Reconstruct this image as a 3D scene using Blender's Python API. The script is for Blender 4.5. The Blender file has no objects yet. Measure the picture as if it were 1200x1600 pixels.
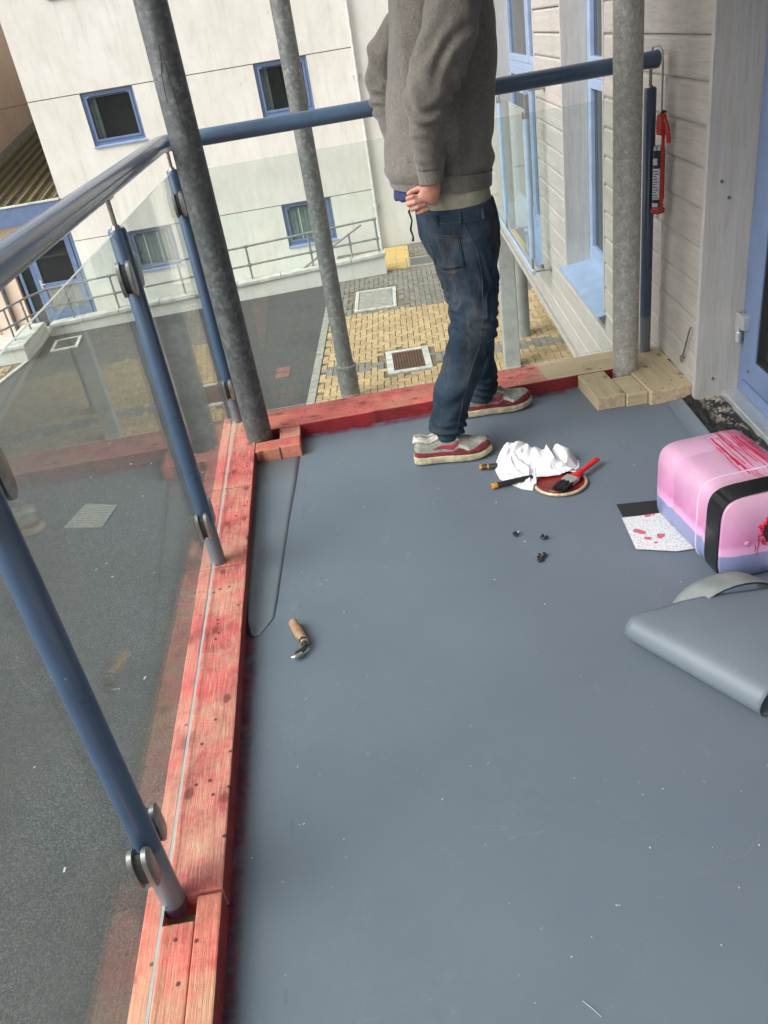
import bpy, bmesh, math, random
from mathutils import Vector, Matrix, noise
from mathutils.bvhtree import BVHTree
random.seed(7)
PI = math.pi
SC = bpy.context.scene
COL = SC.collection

# ------------------------------------------------------------------ camera
cam_d = bpy.data.cameras.new('camera')
cam = bpy.data.objects.new('camera', cam_d)
COL.objects.link(cam)
# rows of the fitted rotation are the world axes in camera space
m3 = Matrix(((0.98410205, -0.17711157, 0.01321568), (-0.10156949, -0.50019378, 0.85993594), (-0.1456942, -0.84760703, -0.51023085)))
flip = Matrix(((1, 0, 0), (0, -1, 0), (0, 0, -1)))
mw = (m3 @ flip).to_4x4()
mw.translation = Vector((0, 0, 1.5))
cam.matrix_world = mw
cam_d.sensor_fit = 'VERTICAL'
cam_d.sensor_height = 24
cam_d.lens = 1251.378 / 1600 * 24
cam_d.clip_start = 0.02
cam_d.clip_end = 600
SC.camera = cam

# ------------------------------------------------------------------ world, sun, exposure
SUN_AZ = Vector((-0.72, -0.30, 0.75)).normalized()
wd = bpy.data.worlds.new('World')
SC.world = wd
wd.use_nodes = True
wt = wd.node_tree
bgn = wt.nodes['Background']
sky = wt.nodes.new('ShaderNodeTexSky')
sky.sky_type = 'NISHITA'
sky.sun_disc = False
sky.sun_elevation = math.asin(SUN_AZ.z)
sky.sun_rotation = math.atan2(SUN_AZ.x, SUN_AZ.y)
sky.dust_density = 4.0
sky.air_density = 1.0
sky.ozone_density = 1.0
hs = wt.nodes.new('ShaderNodeHueSaturation')      # an overcast sky: nearly grey
hs.inputs['Saturation'].default_value = 0.10
wt.links.new(sky.outputs[0], hs.inputs['Color'])
wt.links.new(hs.outputs[0], bgn.inputs['Color'])
bgn.inputs['Strength'].default_value = 0.14
sl = bpy.data.lights.new('sun', 'SUN')
sl.energy = 1.45
sl.angle = math.radians(50)
sl.color = (1.0, 0.97, 0.93)
sun = bpy.data.objects.new('sun', sl)
COL.objects.link(sun)
sun.rotation_euler = SUN_AZ.to_track_quat('Z', 'Y').to_euler()
sun.location = (-6, -3, 12)
SC.view_settings.view_transform = 'Standard'
SC.view_settings.look = 'None'
SC.view_settings.gamma = 1
SC.view_settings.exposure = 0.95
SC.view_settings.use_curve_mapping = False
SC.render.engine = 'CYCLES'
SC.cycles.use_denoising = True
SC.cycles.max_bounces = 8
SC.cycles.transparent_max_bounces = 16
SC.cycles.sample_clamp_indirect = 6

# ------------------------------------------------------------------ node helpers
class NT:
    def __init__(s, name):
        s.m = bpy.data.materials.new(name)
        s.m.use_nodes = True
        s.t = s.m.node_tree
        s.b = s.t.nodes['Principled BSDF']
        s.out = s.t.nodes['Material Output']
        s._c = None
    def n(s, ty, **kw):
        nd = s.t.nodes.new(ty)
        for k, v in kw.items():
            setattr(nd, k, v)
        return nd
    def put(s, sock, v):
        if isinstance(v, bpy.types.NodeSocket):
            s.t.links.new(v, sock)
        elif isinstance(v, (tuple, list)):
            sock.default_value = tuple(v) + ((1,) if len(v) == 3 and sock.type == 'RGBA' else ())
        else:
            sock.default_value = v
    def co(s, scale=(1, 1, 1), rot=(0, 0, 0)):
        if s._c is None:
            s._c = s.n('ShaderNodeTexCoord').outputs['Object']
        if scale == (1, 1, 1) and rot == (0, 0, 0):
            return s._c
        mp = s.n('ShaderNodeMapping')
        mp.inputs['Scale'].default_value = scale
        mp.inputs['Rotation'].default_value = rot
        s.t.links.new(s._c, mp.inputs['Vector'])
        return mp.outputs[0]
    def noise(s, scale, detail=4, rough=0.55, vec=None, dist=0.0):
        nd = s.n('ShaderNodeTexNoise')
        s.t.links.new(vec if vec is not None else s.co(), nd.inputs['Vector'])
        nd.inputs['Scale'].default_value = scale
        nd.inputs['Detail'].default_value = detail
        nd.inputs['Roughness'].default_value = rough
        nd.inputs['Distortion'].default_value = dist
        return nd.outputs['Fac']
    def voro(s, scale, vec=None, feature='F1', out='Distance', rand=1.0):
        nd = s.n('ShaderNodeTexVoronoi', feature=feature)
        s.t.links.new(vec if vec is not None else s.co(), nd.inputs['Vector'])
        nd.inputs['Scale'].default_value = scale
        nd.inputs['Randomness'].default_value = rand
        return nd.outputs[out]
    def ramp(s, fac, stops):
        nd = s.n('ShaderNodeValToRGB')
        el = nd.color_ramp.elements
        while len(el) < len(stops):
            el.new(0.5)
        for e, (p, c) in zip(el, stops):
            e.position = p
            e.color = tuple(c) + (1,) if not isinstance(c, (int, float)) else (c, c, c, 1)
        s.put(nd.inputs[0], fac)
        return nd.outputs[0]
    def mix(s, fac, a, b, mode='MIX'):
        nd = s.n('ShaderNodeMix', data_type='RGBA', blend_type=mode)
        s.put(nd.inputs[0], fac)
        s.put(nd.inputs[6], a)
        s.put(nd.inputs[7], b)
        return nd.outputs[2]
    def math(s, op, a, b=0.0, clamp=False):
        nd = s.n('ShaderNodeMath', operation=op, use_clamp=clamp)
        s.put(nd.inputs[0], a)
        s.put(nd.inputs[1], b)
        return nd.outputs[0]
    def sep(s, vec=None):
        nd = s.n('ShaderNodeSeparateXYZ')
        s.t.links.new(vec if vec is not None else s.co(), nd.inputs[0])
        return nd.outputs
    def rnd(s):
        return s.n('ShaderNodeObjectInfo').outputs['Random']
    def bump(s, h, strength=0.3, dist=0.01):
        nd = s.n('ShaderNodeBump')
        nd.inputs['Strength'].default_value = strength
        nd.inputs['Distance'].default_value = dist
        s.put(nd.inputs['Height'], h)
        s.t.links.new(nd.outputs[0], s.b.inputs['Normal'])
    def fin(s, col, rough=0.6, metal=0.0, spec=0.5, coat=0.0):
        s.put(s.b.inputs['Base Color'], col)
        s.put(s.b.inputs['Roughness'], rough)
        s.put(s.b.inputs['Metallic'], metal)
        s.put(s.b.inputs['Specular IOR Level'], spec)
        s.put(s.b.inputs['Coat Weight'], coat)
        return s.m

def plain(name, col, rough=0.5, metal=0.0, var=0.12, scale=12.0, bump=0.0, bscale=60.0, spec=0.5):
    t = NT(name)
    nz = t.noise(scale, 5)
    lo = tuple(c * (1 - var) for c in col)
    hi = tuple(min(1, c * (1 + var)) for c in col)
    c = t.ramp(nz, [(0.3, lo), (0.7, hi)])
    if bump:
        t.bump(t.noise(bscale, 3), bump, 0.004)
    r = t.math('ADD', t.math('MULTIPLY', t.math('SUBTRACT', nz, 0.5), 0.15), rough)
    return t.fin(c, r, metal, spec)

MAT = {}

def build_materials():
    # --- asphalt
    t = NT('asphalt')
    sp = t.noise(95, 3, 0.85)
    big = t.noise(0.7, 4)
    base = t.ramp(sp, [(0.36, (0.018, 0.019, 0.0185)), (0.52, (0.066, 0.068, 0.064)), (0.64, (0.215, 0.215, 0.205))])
    c = t.mix(t.ramp(big, [(0.38, 0.0), (0.66, 0.6)]), base, (0.075, 0.072, 0.063))
    c = t.mix(t.ramp(t.noise(0.32, 5, 0.7), [(0.5, 0.0), (0.62, 0.5)]), c, (0.028, 0.030, 0.029))
    c = t.mix(t.ramp(t.noise(2.4, 6, 0.75), [(0.60, 0.0), (0.72, 0.45)]), c, (0.105, 0.10, 0.08))
    mx = t.sep()
    band_wob = t.noise(4.0, 5, 0.7)  # noise that wavers a broken olive-brown band along the asphalt
    line = t.ramp(t.math('ABSOLUTE', t.math('SUBTRACT', t.math('ADD', mx[0], t.math('MULTIPLY', t.math('SUBTRACT', band_wob, 0.5), 0.35)), -2.0)), [(0.0, 1.0), (0.17, 0.0)])
    rng = t.math('MULTIPLY', t.ramp(mx[1], [(0.0, 0.0), (1.0, 1.0)]), 1.0)
    my = t.math('MULTIPLY', t.math('GREATER_THAN', mx[1], 4.3), t.math('LESS_THAN', mx[1], 6.3))
    mk = t.math('MULTIPLY', t.math('MULTIPLY', line, my), t.math('GREATER_THAN', t.noise(9, 5, 0.8), 0.52))
    c = t.mix(t.math('MULTIPLY', mk, 0.7), c, (0.10, 0.095, 0.035))
    t.bump(sp, 0.8, 0.01)
    MAT['asphalt'] = t.fin(c, 0.85)
    # --- membrane floor
    t = NT('deck_membrane')
    big = t.noise(1.6, 4, 0.6)
    sm = t.noise(160, 2)
    xs = t.sep()
    c = t.ramp(big, [(0.3, (0.121, 0.149, 0.186)), (0.7, (0.143, 0.172, 0.209))])
    wob = t.math('MULTIPLY', t.math('SUBTRACT', t.noise(7, 5, 0.65), 0.5), 0.035)
    edge = t.ramp(t.math('ADD', t.math('ADD', xs[0], 0.432), wob), [(0.0, 1.0), (0.012, 0.75), (0.026, 0.0)])
    ye = t.ramp(t.math('SUBTRACT', 3.312, t.math('ADD', xs[1], wob)), [(0.0, 1.0), (0.02, 0.85), (0.05, 0.0)])
    lim = t.math('LESS_THAN', xs[0], 0.95)
    st = t.math('MAXIMUM', edge, t.math('MULTIPLY', ye, lim))
    st = t.math('MULTIPLY', st, t.ramp(t.noise(14, 5, 0.7), [(0.32, 0.15), (0.55, 1.0)]))
    stc = t.ramp(t.noise(9, 4), [(0.35, (0.035, 0.012, 0.05)), (0.5, (0.17, 0.012, 0.05)), (0.62, (0.05, 0.03, 0.07))])
    c = t.mix(st, c, stc)
    scuff = t.ramp(t.noise(3.5, 6, 0.75, t.co((1, 0.35, 1), (0, 0, 0.5))), [(0.60, 0.0), (0.75, 0.28)])
    c = t.mix(scuff, c, (0.25, 0.28, 0.30))
    fp = t.ramp(t.noise(1.1, 6, 0.8, t.co((1, 1, 1), (0, 0, 1.1))), [(0.52, 0.0), (0.72, 0.35)])
    c = t.mix(t.math('MULTIPLY', fp, t.ramp(t.noise(38, 4, 0.8), [(0.4, 0.0), (0.6, 1.0)])), c, (0.21, 0.225, 0.235))
    hair = t.ramp(t.math('ABSOLUTE', t.math('SUBTRACT', t.noise(2.6, 3, 0.5, t.co((1.0, 3.0, 1), (0, 0, 0.7)), 1.5), 0.5)), [(0.0, 1.0), (0.0035, 0.0)])
    c = t.mix(t.math('MULTIPLY', hair, t.ramp(t.noise(5, 2), [(0.5, 0.0), (0.62, 0.35)])), c, (0.24, 0.26, 0.27))
    dk = t.ramp(t.noise(60, 2, 0.5), [(0.735, 0.0), (0.76, 0.5)])
    c = t.mix(dk, c, (0.30, 0.32, 0.33))
    seam = t.ramp(t.math('ABSOLUTE', t.math('ADD', t.math('ADD', xs[0], 0.28), t.math('MULTIPLY', t.math('SUBTRACT', xs[1], 2.0), -0.035))), [(0.0, 1.0), (0.005, 0.0)])
    dash = t.ramp(t.noise(11, 2, 0.5, t.co((0.2, 1, 1))), [(0.57, 0.0), (0.66, 0.30)])
    c = t.mix(t.math('MULTIPLY', seam, dash), c, (0.06, 0.07, 0.09))
    t.bump(t.math('ADD', t.math('MULTIPLY', sm, 0.25), t.math('MULTIPLY', t.noise(3.2, 2), 2.0)), 0.10, 0.01)
    r = t.math('ADD', 0.40, t.math('MULTIPLY', big, 0.16))
    MAT['membrane'] = t.fin(c, r, spec=0.45)
    # --- sheet offcuts (no stain)
    t = NT('membrane_sheet')
    big = t.noise(3, 4)
    c = t.ramp(big, [(0.3, (0.128, 0.154, 0.186)), (0.7, (0.160, 0.187, 0.219))])
    scr = t.ramp(t.noise(14, 5, 0.8, t.co((1, 5, 1), (0, 0, 0.6))), [(0.64, 0.0), (0.72, 0.35)])
    c = t.mix(scr, c, (0.34, 0.36, 0.37))
    t.bump(t.noise(120, 2), 0.04, 0.005)
    MAT['sheet'] = t.fin(c, 0.42)
    MAT['cut_edge'] = plain('dark_cut_edge', (0.02, 0.022, 0.026), 0.6, var=0.4, scale=60)
    MAT['sheet_back'] = plain('membrane_backing', (0.19, 0.21, 0.205), 0.6, var=0.2, scale=20)
    # --- timbers
    def timber(name, wood, stain, amount, along='y', dark=(0.07, 0.02, 0.012), red=True, edge=None):
        t = NT(name)
        sc = (1, 0.06, 1) if along == 'y' else (0.06, 1, 1)
        v = t.co(sc)
        oi = t.rnd()
        va = t.n('ShaderNodeVectorMath', operation='ADD')
        cmb = t.n('ShaderNodeCombineXYZ')
        t.put(cmb.inputs[0], t.math('MULTIPLY', oi, 37.0))
        t.put(cmb.inputs[2], t.math('MULTIPLY', oi, 11.0))
        t.t.links.new(v, va.inputs[0])
        t.t.links.new(cmb.outputs[0], va.inputs[1])
        gv = va.outputs[0]
        grain = t.noise(55, 5, 0.65, gv, 1.2)
        fine = t.noise(240, 2, 0.6, gv)
        c = t.ramp(grain, [(0.25, tuple(x * 0.76 for x in wood)), (0.5, wood), (0.75, tuple(min(1, x * 1.18) for x in wood))])
        def v2(scale, vec):
            nd = t.n('ShaderNodeTexVoronoi', voronoi_dimensions='2D')
            t.t.links.new(vec, nd.inputs['Vector'])
            nd.inputs['Scale'].default_value = scale
            return nd.outputs['Distance']
        wv = t.n('ShaderNodeVectorMath', operation='ADD')
        nz3 = t.n('ShaderNodeTexNoise'); nz3.inputs['Scale'].default_value = 40
        t.t.links.new(t.co(), nz3.inputs['Vector'])
        sc3 = t.n('ShaderNodeVectorMath', operation='SCALE'); sc3.inputs['Scale'].default_value = 0.012
        t.t.links.new(nz3.outputs['Color'], sc3.inputs[0])
        t.t.links.new(t.co((1, 0.62, 1)) if along == 'y' else t.co((0.62, 1, 1)), wv.inputs[0])
        t.t.links.new(sc3.outputs[0], wv.inputs[1])
        kn = v2(7.5, wv.outputs[0])
        knot = t.ramp(kn, [(0.0, 1.0), (0.055, 0.85), (0.095, 0.0)])
        halo = t.ramp(kn, [(0.08, 0.5), (0.20, 0.0)])
        c = t.mix(t.math('MULTIPLY', knot, 0.8), c, tuple(x * 0.28 for x in wood))
        if red:
            a = t.noise(5.5, 5, 0.62, gv if False else t.co())
            m = t.math('MULTIPLY', t.ramp(t.math('ADD', a, t.math('MULTIPLY', t.math('SUBTRACT', t.noise(70, 5, 0.75), 0.5), 0.35)), [(amount[0], 0.10), (amount[1], 0.93)]), t.ramp(fine, [(0.28, 0.35), (0.5, 1.0)]))
            sc2 = t.mix(t.ramp(t.noise(13, 5, 0.7), [(0.35, 0.0), (0.62, 1.0)]), tuple(x * 0.62 for x in stain), tuple(min(1, x * 1.22) for x in stain))
            bare = c
            c = t.mix(m, c, sc2)
            c = t.mix(t.math('MULTIPLY', t.ramp(grain, [(0.3, 1.0), (0.46, 0.0)]), 0.22), c, tuple(x * 0.6 for x in stain))
            worn = t.math('MULTIPLY', t.ramp(t.noise(3.2, 5, 0.7), [(0.52, 0.0), (0.68, 0.6)]), t.ramp(t.noise(40, 5, 0.8), [(0.38, 0.2), (0.6, 1.0)]))
            c = t.mix(worn, c, bare)
            blot = t.ramp(t.noise(8, 4, 0.6, None, 0.6), [(0.60, 0.0), (0.72, 0.6)])
            c = t.mix(blot, c, tuple(x * 0.75 for x in (stain[0], stain[1] * 0.45, stain[2] * 0.7)))
            c = t.mix(t.math('MULTIPLY', knot, 0.6), c, dark)
            if edge is not None:
                ex = t.math('ADD', t.sep()[0], t.math('MULTIPLY', t.math('SUBTRACT', t.noise(30, 4), 0.5), 0.03))
                c = t.mix(t.ramp(t.math('SUBTRACT', ex, edge), [(0.0, 0.0), (0.012, 1.0)]), c, bare)
        c = t.mix(t.math('MULTIPLY', halo, 0.5), c, tuple(x * 0.55 for x in (stain if red else wood)))
        nails = t.ramp(v2(15, t.co()), [(0.0, 1.0), (0.055, 1.0), (0.085, 0.0)])
        pick = t.math('GREATER_THAN', t.noise(9, 1), 0.50)
        c = t.mix(t.math('MULTIPLY', nails, t.math('MULTIPLY', pick, 0.85)), c, (0.03, 0.016, 0.012))
        t.bump(t.math('ADD', t.math('ADD', grain, t.math('MULTIPLY', fine, 1.0)), t.math('MULTIPLY', t.noise(120, 4, 0.8), 0.8)), 0.42, 0.005)
        return t.fin(c, 0.62)
    pine = (0.44, 0.29, 0.165)
    red = (0.52, 0.075, 0.07)
    MAT['timber_y'] = timber('red_primed_timber', (0.56, 0.34, 0.23), (0.54, 0.085, 0.092), (0.33, 0.57))
    MAT['timber_y2'] = timber('part_primed_timber', (0.58, 0.32, 0.20), (0.62, 0.13, 0.105), (0.40, 0.63))
    MAT['timber_side'] = timber('shaded_red_primed_timber', (0.30, 0.06, 0.04), (0.22, 0.02, 0.025), (0.1, 0.5))  # inner faces: the primed timber again, with shade darkened into its colour
    MAT['timber_x'] = timber('red_primed_cross_timber', pine, (0.56, 0.085, 0.085), (0.2, 0.5), 'x')
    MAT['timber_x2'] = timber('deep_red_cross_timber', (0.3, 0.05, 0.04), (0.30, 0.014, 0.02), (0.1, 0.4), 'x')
    MAT['timber_xs'] = timber('part_painted_cross_timber', (0.52, 0.425, 0.265), (0.56, 0.085, 0.085), (0.2, 0.5), 'x', edge=0.47)
    MAT['timber_bare'] = timber('bare_timber', (0.49, 0.40, 0.25), red, (0, 1), 'x', red=False)
    MAT['timber_bare_y'] = timber('bare_timber_block', (0.46, 0.375, 0.235), red, (0, 1), 'y', red=False)
    MAT['endgrain'] = plain('end_grain', (0.52, 0.39, 0.26), 0.7, var=0.25, scale=60, bump=0.3, bscale=150)
    # --- blue painted steel
    def paint(name, col, rough, bare=None):
        t = NT(name)
        nz = t.noise(9, 5)
        c = t.ramp(nz, [(0.3, tuple(x * 0.88 for x in col)), (0.7, tuple(x * 1.1 for x in col))])
        ch = t.ramp(t.noise(45, 4, 0.7), [(0.70, 0.0), (0.74, 0.55)])
        c = t.mix(ch, c, (0.30, 0.33, 0.36))
        if bare:
            zz = t.math('ADD', t.sep()[2], t.math('MULTIPLY', t.math('SUBTRACT', t.noise(40, 4), 0.5), 0.02))
            c = t.mix(t.ramp(t.math('SUBTRACT', zz, bare - 0.008), [(0.0, 0.85), (0.012, 0.0)]), c, (0.17, 0.185, 0.205))
        t.bump(t.noise(180, 2), 0.03, 0.002)
        return t.fin(c, t.math('ADD', rough, t.math('MULTIPLY', nz, 0.1)), coat=0.3)
    MAT['rail_blue'] = paint('blue_rail_paint', (0.095, 0.150, 0.250), 0.16)
    MAT['rail_blue2'] = paint('dark_blue_rail_paint', (0.075, 0.125, 0.20), 0.28)
    MAT['post_blue'] = paint('blue_post_paint', (0.050, 0.084, 0.148), 0.24, 0.17)
    MAT['frame_blue'] = paint('blue_frame_paint', (0.135, 0.195, 0.335), 0.32)
    MAT['frame_light'] = paint('pale_blue_frame_paint', (0.26, 0.345, 0.50), 0.32)
    MAT['fascia_blue'] = paint('blue_fascia_paint', (0.12, 0.175, 0.31), 0.45)
    MAT['juliet_blue'] = paint('pale_blue_rail_paint', (0.28, 0.36, 0.48), 0.25)
    # --- galvanised steel
    def galv(name, a, b, sc, hi):
        t = NT(name)
        v = t.voro(sc, out='Color')
        bw = t.n('ShaderNodeRGBToBW')
        t.t.links.new(v, bw.inputs[0])
        nz = t.noise(sc * 1.7, 6, 0.75)
        patch = t.noise(sc * 0.28, 4, 0.6)
        f = t.math('ADD', t.math('MULTIPLY', nz, 0.65), t.math('MULTIPLY', bw.outputs[0], 0.35))
        c = t.ramp(f, [(0.36, a), (0.52, b), (0.66, hi)])
        c = t.mix(t.ramp(patch, [(0.4, 0.0), (0.65, 0.6)]), c, tuple(x * 0.62 for x in b))
        zz = t.sep()[2]
        rust = t.math('MULTIPLY', t.ramp(zz, [(0.03, 1.0), (0.09, 0.0)]), t.ramp(t.noise(28, 5, 0.7), [(0.42, 0.0), (0.55, 0.9)]))
        rust = t.math('MULTIPLY', rust, 0.8)
        c = t.mix(rust, c, (0.10, 0.05, 0.03))
        t.bump(nz, 0.18, 0.003)
        return t.fin(c, t.math('ADD', 0.42, t.math('MULTIPLY', nz, 0.25)), 0.25)
    MAT['galv_dark'] = galv('dark_weathered_galvanised_steel', (0.075, 0.082, 0.085), (0.115, 0.122, 0.124), 60, (0.18, 0.188, 0.188))
    MAT['galv_light'] = galv('pale_galvanised_steel', (0.36, 0.34, 0.30), (0.46, 0.445, 0.405), 120, (0.58, 0.57, 0.53))
    MAT['galv_mid'] = galv('grey_galvanised_steel', (0.085, 0.095, 0.092), (0.13, 0.14, 0.135), 22, (0.24, 0.25, 0.24))
    MAT['galv_slim'] = galv('dull_galvanised_steel', (0.105, 0.112, 0.108), (0.15, 0.157, 0.15), 26, (0.235, 0.24, 0.23))
    MAT['galv_rail'] = plain('galvanised_tube', (0.25, 0.255, 0.245), 0.5, 0.3, var=0.25, scale=18)
    MAT['clamp'] = plain('cast_clamp_metal', (0.30, 0.30, 0.28), 0.35, 0.75, var=0.25, scale=40, bump=0.1)
    MAT['stainless'] = plain('stainless_rod', (0.36, 0.33, 0.29), 0.28, 0.85, var=0.15, scale=30)
    MAT['gasket'] = plain('black_rubber', (0.02, 0.02, 0.022), 0.6)
    # --- glass
    def glass(name, tint, dirt, f0=1.5):
        m = bpy.data.materials.new(name)
        m.use_nodes = True
        tr = m.node_tree
        tr.nodes.remove(tr.nodes['Principled BSDF'])
        out = tr.nodes['Material Output']
        lw = tr.nodes.new('ShaderNodeLayerWeight')
        lw.inputs['Blend'].default_value = 0.5
        pw_ = tr.nodes.new('ShaderNodeMath'); pw_.operation = 'POWER'; pw_.inputs[1].default_value = 5.0
        tr.links.new(lw.outputs['Facing'], pw_.inputs[0])
        fr = tr.nodes.new('ShaderNodeMath'); fr.operation = 'MULTIPLY_ADD'
        fr.inputs[1].default_value = 0.62; fr.inputs[2].default_value = 0.028
        tr.links.new(pw_.outputs[0], fr.inputs[0])
        ts = tr.nodes.new('ShaderNodeBsdfTransparent')
        ts.inputs[0].default_value = (*tint, 1)
        gl = tr.nodes.new('ShaderNodeBsdfGlossy')
        gl.inputs['Roughness'].default_value = 0.005
        gl.inputs['Color'].default_value = (1, 1, 1, 1)
        df = tr.nodes.new('ShaderNodeBsdfDiffuse')
        df.inputs[0].default_value = (0.62, 0.66, 0.60, 1)
        tc = tr.nodes.new('ShaderNodeTexCoord')
        nz = tr.nodes.new('ShaderNodeTexNoise')
        nz.inputs['Scale'].default_value = 3.0
        nz.inputs['Detail'].default_value = 6
        nz.inputs['Roughness'].default_value = 0.7
        tr.links.new(tc.outputs['Object'], nz.inputs['Vector'])
        mr = tr.nodes.new('ShaderNodeMapRange')
        mr.inputs[1].default_value = 0.35
        mr.inputs[2].default_value = 0.75
        mr.inputs[3].default_value = dirt * 0.4
        mr.inputs[4].default_value = dirt * 1.5
        tr.links.new(nz.outputs['Fac'], mr.inputs[0])
        m1 = tr.nodes.new('ShaderNodeMixShader')
        tr.links.new(mr.outputs[0], m1.inputs[0])
        tr.links.new(ts.outputs[0], m1.inputs[1])
        tr.links.new(df.outputs[0], m1.inputs[2])
        m2 = tr.nodes.new('ShaderNodeMixShader')
        tr.links.new(fr.outputs[0], m2.inputs[0])
        tr.links.new(m1.outputs[0], m2.inputs[1])
        tr.links.new(gl.outputs[0], m2.inputs[2])
        tr.links.new(m2.outputs[0], out.inputs['Surface'])
        return m
    MAT['glass'] = glass('balustrade_glass', (0.92, 0.95, 0.94), 0.012)
    MAT['glass_window'] = glass('window_glass', (0.72, 0.76, 0.76), 0.01)
    MAT['glass_edge'] = plain('glass_cut_edge', (0.36, 0.43, 0.41), 0.12, var=0.1, spec=0.9)
    t = NT('dark_window_glass')
    t.fin((0.018, 0.022, 0.024), 0.02, 0.0, 0.55)
    MAT['pane'] = t.m
    t = NT('curtained_window_glass')
    w = t.noise(6, 3, 0.5, t.co((9, 9, 0.25)))
    t.fin(t.ramp(w, [(0.35, (0.16, 0.17, 0.165)), (0.65, (0.29, 0.30, 0.29))]), 0.03, 0.0, 0.5)
    MAT['pane_curtain'] = t.m
    MAT['net_curtain'] = plain('pale_blind', (0.55, 0.58, 0.55), 0.4, var=0.2, scale=8)
    # --- wood cladding
    def clad(name, a, b, along):
        t = NT(name)
        sc = {'y': (1, 0.05, 1), 'z': (1, 1, 0.05)}[along]
        oi = t.rnd()
        va = t.n('ShaderNodeVectorMath', operation='ADD')
        cmb = t.n('ShaderNodeCombineXYZ')
        for i in range(3):
            t.put(cmb.inputs[i], t.math('MULTIPLY', oi, 23.0 + 9 * i))
        t.t.links.new(t.co(sc), va.inputs[0])
        t.t.links.new(cmb.outputs[0], va.inputs[1])
        g = t.noise(34, 6, 0.7, va.outputs[0], 0.8)
        f = t.noise(170, 3, 0.6, va.outputs[0])
        c = t.ramp(g, [(0.28, a), (0.5, tuple((x + y) / 2 for x, y in zip(a, b))), (0.72, b)])
        c = t.mix(t.ramp(f, [(0.3, 0.4), (0.52, 0.0)]), c, tuple(x * 0.66 for x in a))
        gr = t.ramp(t.noise(2.2, 5, 0.6), [(0.45, 0.0), (0.7, 0.35)])
        c = t.mix(gr, c, (0.25, 0.265, 0.235))
        t.bump(t.math('ADD', g, t.math('MULTIPLY', f, 0.7)), 0.2, 0.003)
        return t.fin(c, 0.68)
    MAT['clad'] = clad('weathered_grey_cladding', (0.350, 0.316, 0.288), (0.47, 0.428, 0.392), 'y')
    MAT['trimwood'] = clad('weathered_grey_trim', (0.37, 0.352, 0.335), (0.47, 0.45, 0.43), 'z')
    # --- render
    def render_wall(name, a, b, green=0.25):
        t = NT(name)
        n1 = t.noise(0.8, 5, 0.65)
        n2 = t.noise(5, 6, 0.7, t.co((1, 1, 0.35)))
        c = t.ramp(n1, [(0.3, a), (0.7, b)])
        c = t.mix(t.ramp(n2, [(0.48, 0.0), (0.72, 0.45)]), c, tuple(x * 0.80 for x in a))
        run = t.noise(2.6, 5, 0.7, t.co((3.2, 3.2, 0.25)))
        c = t.mix(t.ramp(run, [(0.54, 0.0), (0.72, 0.34)]), c, (0.42, 0.43, 0.36))
        z = t.sep()[2]
        gm = t.math('MULTIPLY', t.ramp(t.math('ADD', z, 2.95), [(0.0, 1.0), (0.85, 0.0)]), t.ramp(t.noise(3, 5, 0.7), [(0.4, 0.0), (0.65, 1.0)]))
        c = t.mix(t.math('MULTIPLY', gm, green), c, (0.33, 0.36, 0.20))
        v = t.co((1, 1, 0.22))
        fl = t.ramp(t.voro(5.5, v), [(0.0, 1.0), (0.032, 1.0), (0.045, 0.0)])
        fl = t.math('MULTIPLY', fl, t.math('GREATER_THAN', t.noise(1.4, 2), 0.54))
        c = t.mix(t.math('MULTIPLY', fl, 0.7), c, (0.14, 0.13, 0.11))
        t.bump(t.noise(40, 5, 0.7), 0.12, 0.01)
        return t.fin(c, 0.85)
    MAT['render'] = render_wall('cream_render', (0.64, 0.615, 0.55), (0.76, 0.735, 0.685))
    MAT['render_low'] = render_wall('stained_white_render', (0.60, 0.61, 0.54), (0.74, 0.74, 0.68), 0.6)
    MAT['render_pink'] = render_wall('pink_buff_render', (0.70, 0.55, 0.43), (0.78, 0.62, 0.50))
    MAT['concrete'] = plain('pale_concrete', (0.46, 0.46, 0.41), 0.85, var=0.3, scale=9, bump=0.3, bscale=60)
    MAT['cover'] = plain('grubby_cover_concrete', (0.27, 0.265, 0.225), 0.85, var=0.3, scale=9, bump=0.3, bscale=60)
    MAT['coping'] = plain('coping_concrete', (0.52, 0.53, 0.48), 0.8, var=0.25, scale=5, bump=0.2, bscale=60)
    MAT['pillar'] = plain('grey_pillar_paint', (0.30, 0.32, 0.31), 0.6, var=0.2, scale=5)
    MAT['groove'] = plain('wall_joint_backing', (0.20, 0.19, 0.17), 0.9)  # evenly dark backing strip set in the render joints
    MAT['grate'] = plain('rusty_cast_iron', (0.13, 0.065, 0.042), 0.8, 0.2, var=0.4, scale=30, bump=0.4)
    MAT['iron'] = plain('dull_iron', (0.16, 0.16, 0.14), 0.6, 0.4, var=0.3, scale=30, bump=0.2)
    MAT['dark_void'] = plain('dark_void', (0.012, 0.012, 0.012), 0.9)
    MAT['pipe'] = plain('pale_grey_pipe', (0.52, 0.52, 0.49), 0.4, var=0.15)
    MAT['roof'] = None
    t = NT('mossy_roof_sheet')
    n1 = t.noise(2.6, 6, 0.7)
    c = t.ramp(n1, [(0.36, (0.10, 0.085, 0.05)), (0.5, (0.16, 0.13, 0.085)), (0.62, (0.13, 0.135, 0.03))])
    c = t.mix(t.ramp(t.noise(26, 5, 0.7), [(0.45, 0.0), (0.65, 0.6)]), c, (0.05, 0.04, 0.025))
    t.bump(t.noise(30, 4), 0.5, 0.02)
    MAT['roof'] = t.fin(c, 0.9)
    MAT['slate'] = plain('grey_flashing', (0.20, 0.20, 0.17), 0.8, var=0.35, scale=10)
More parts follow.
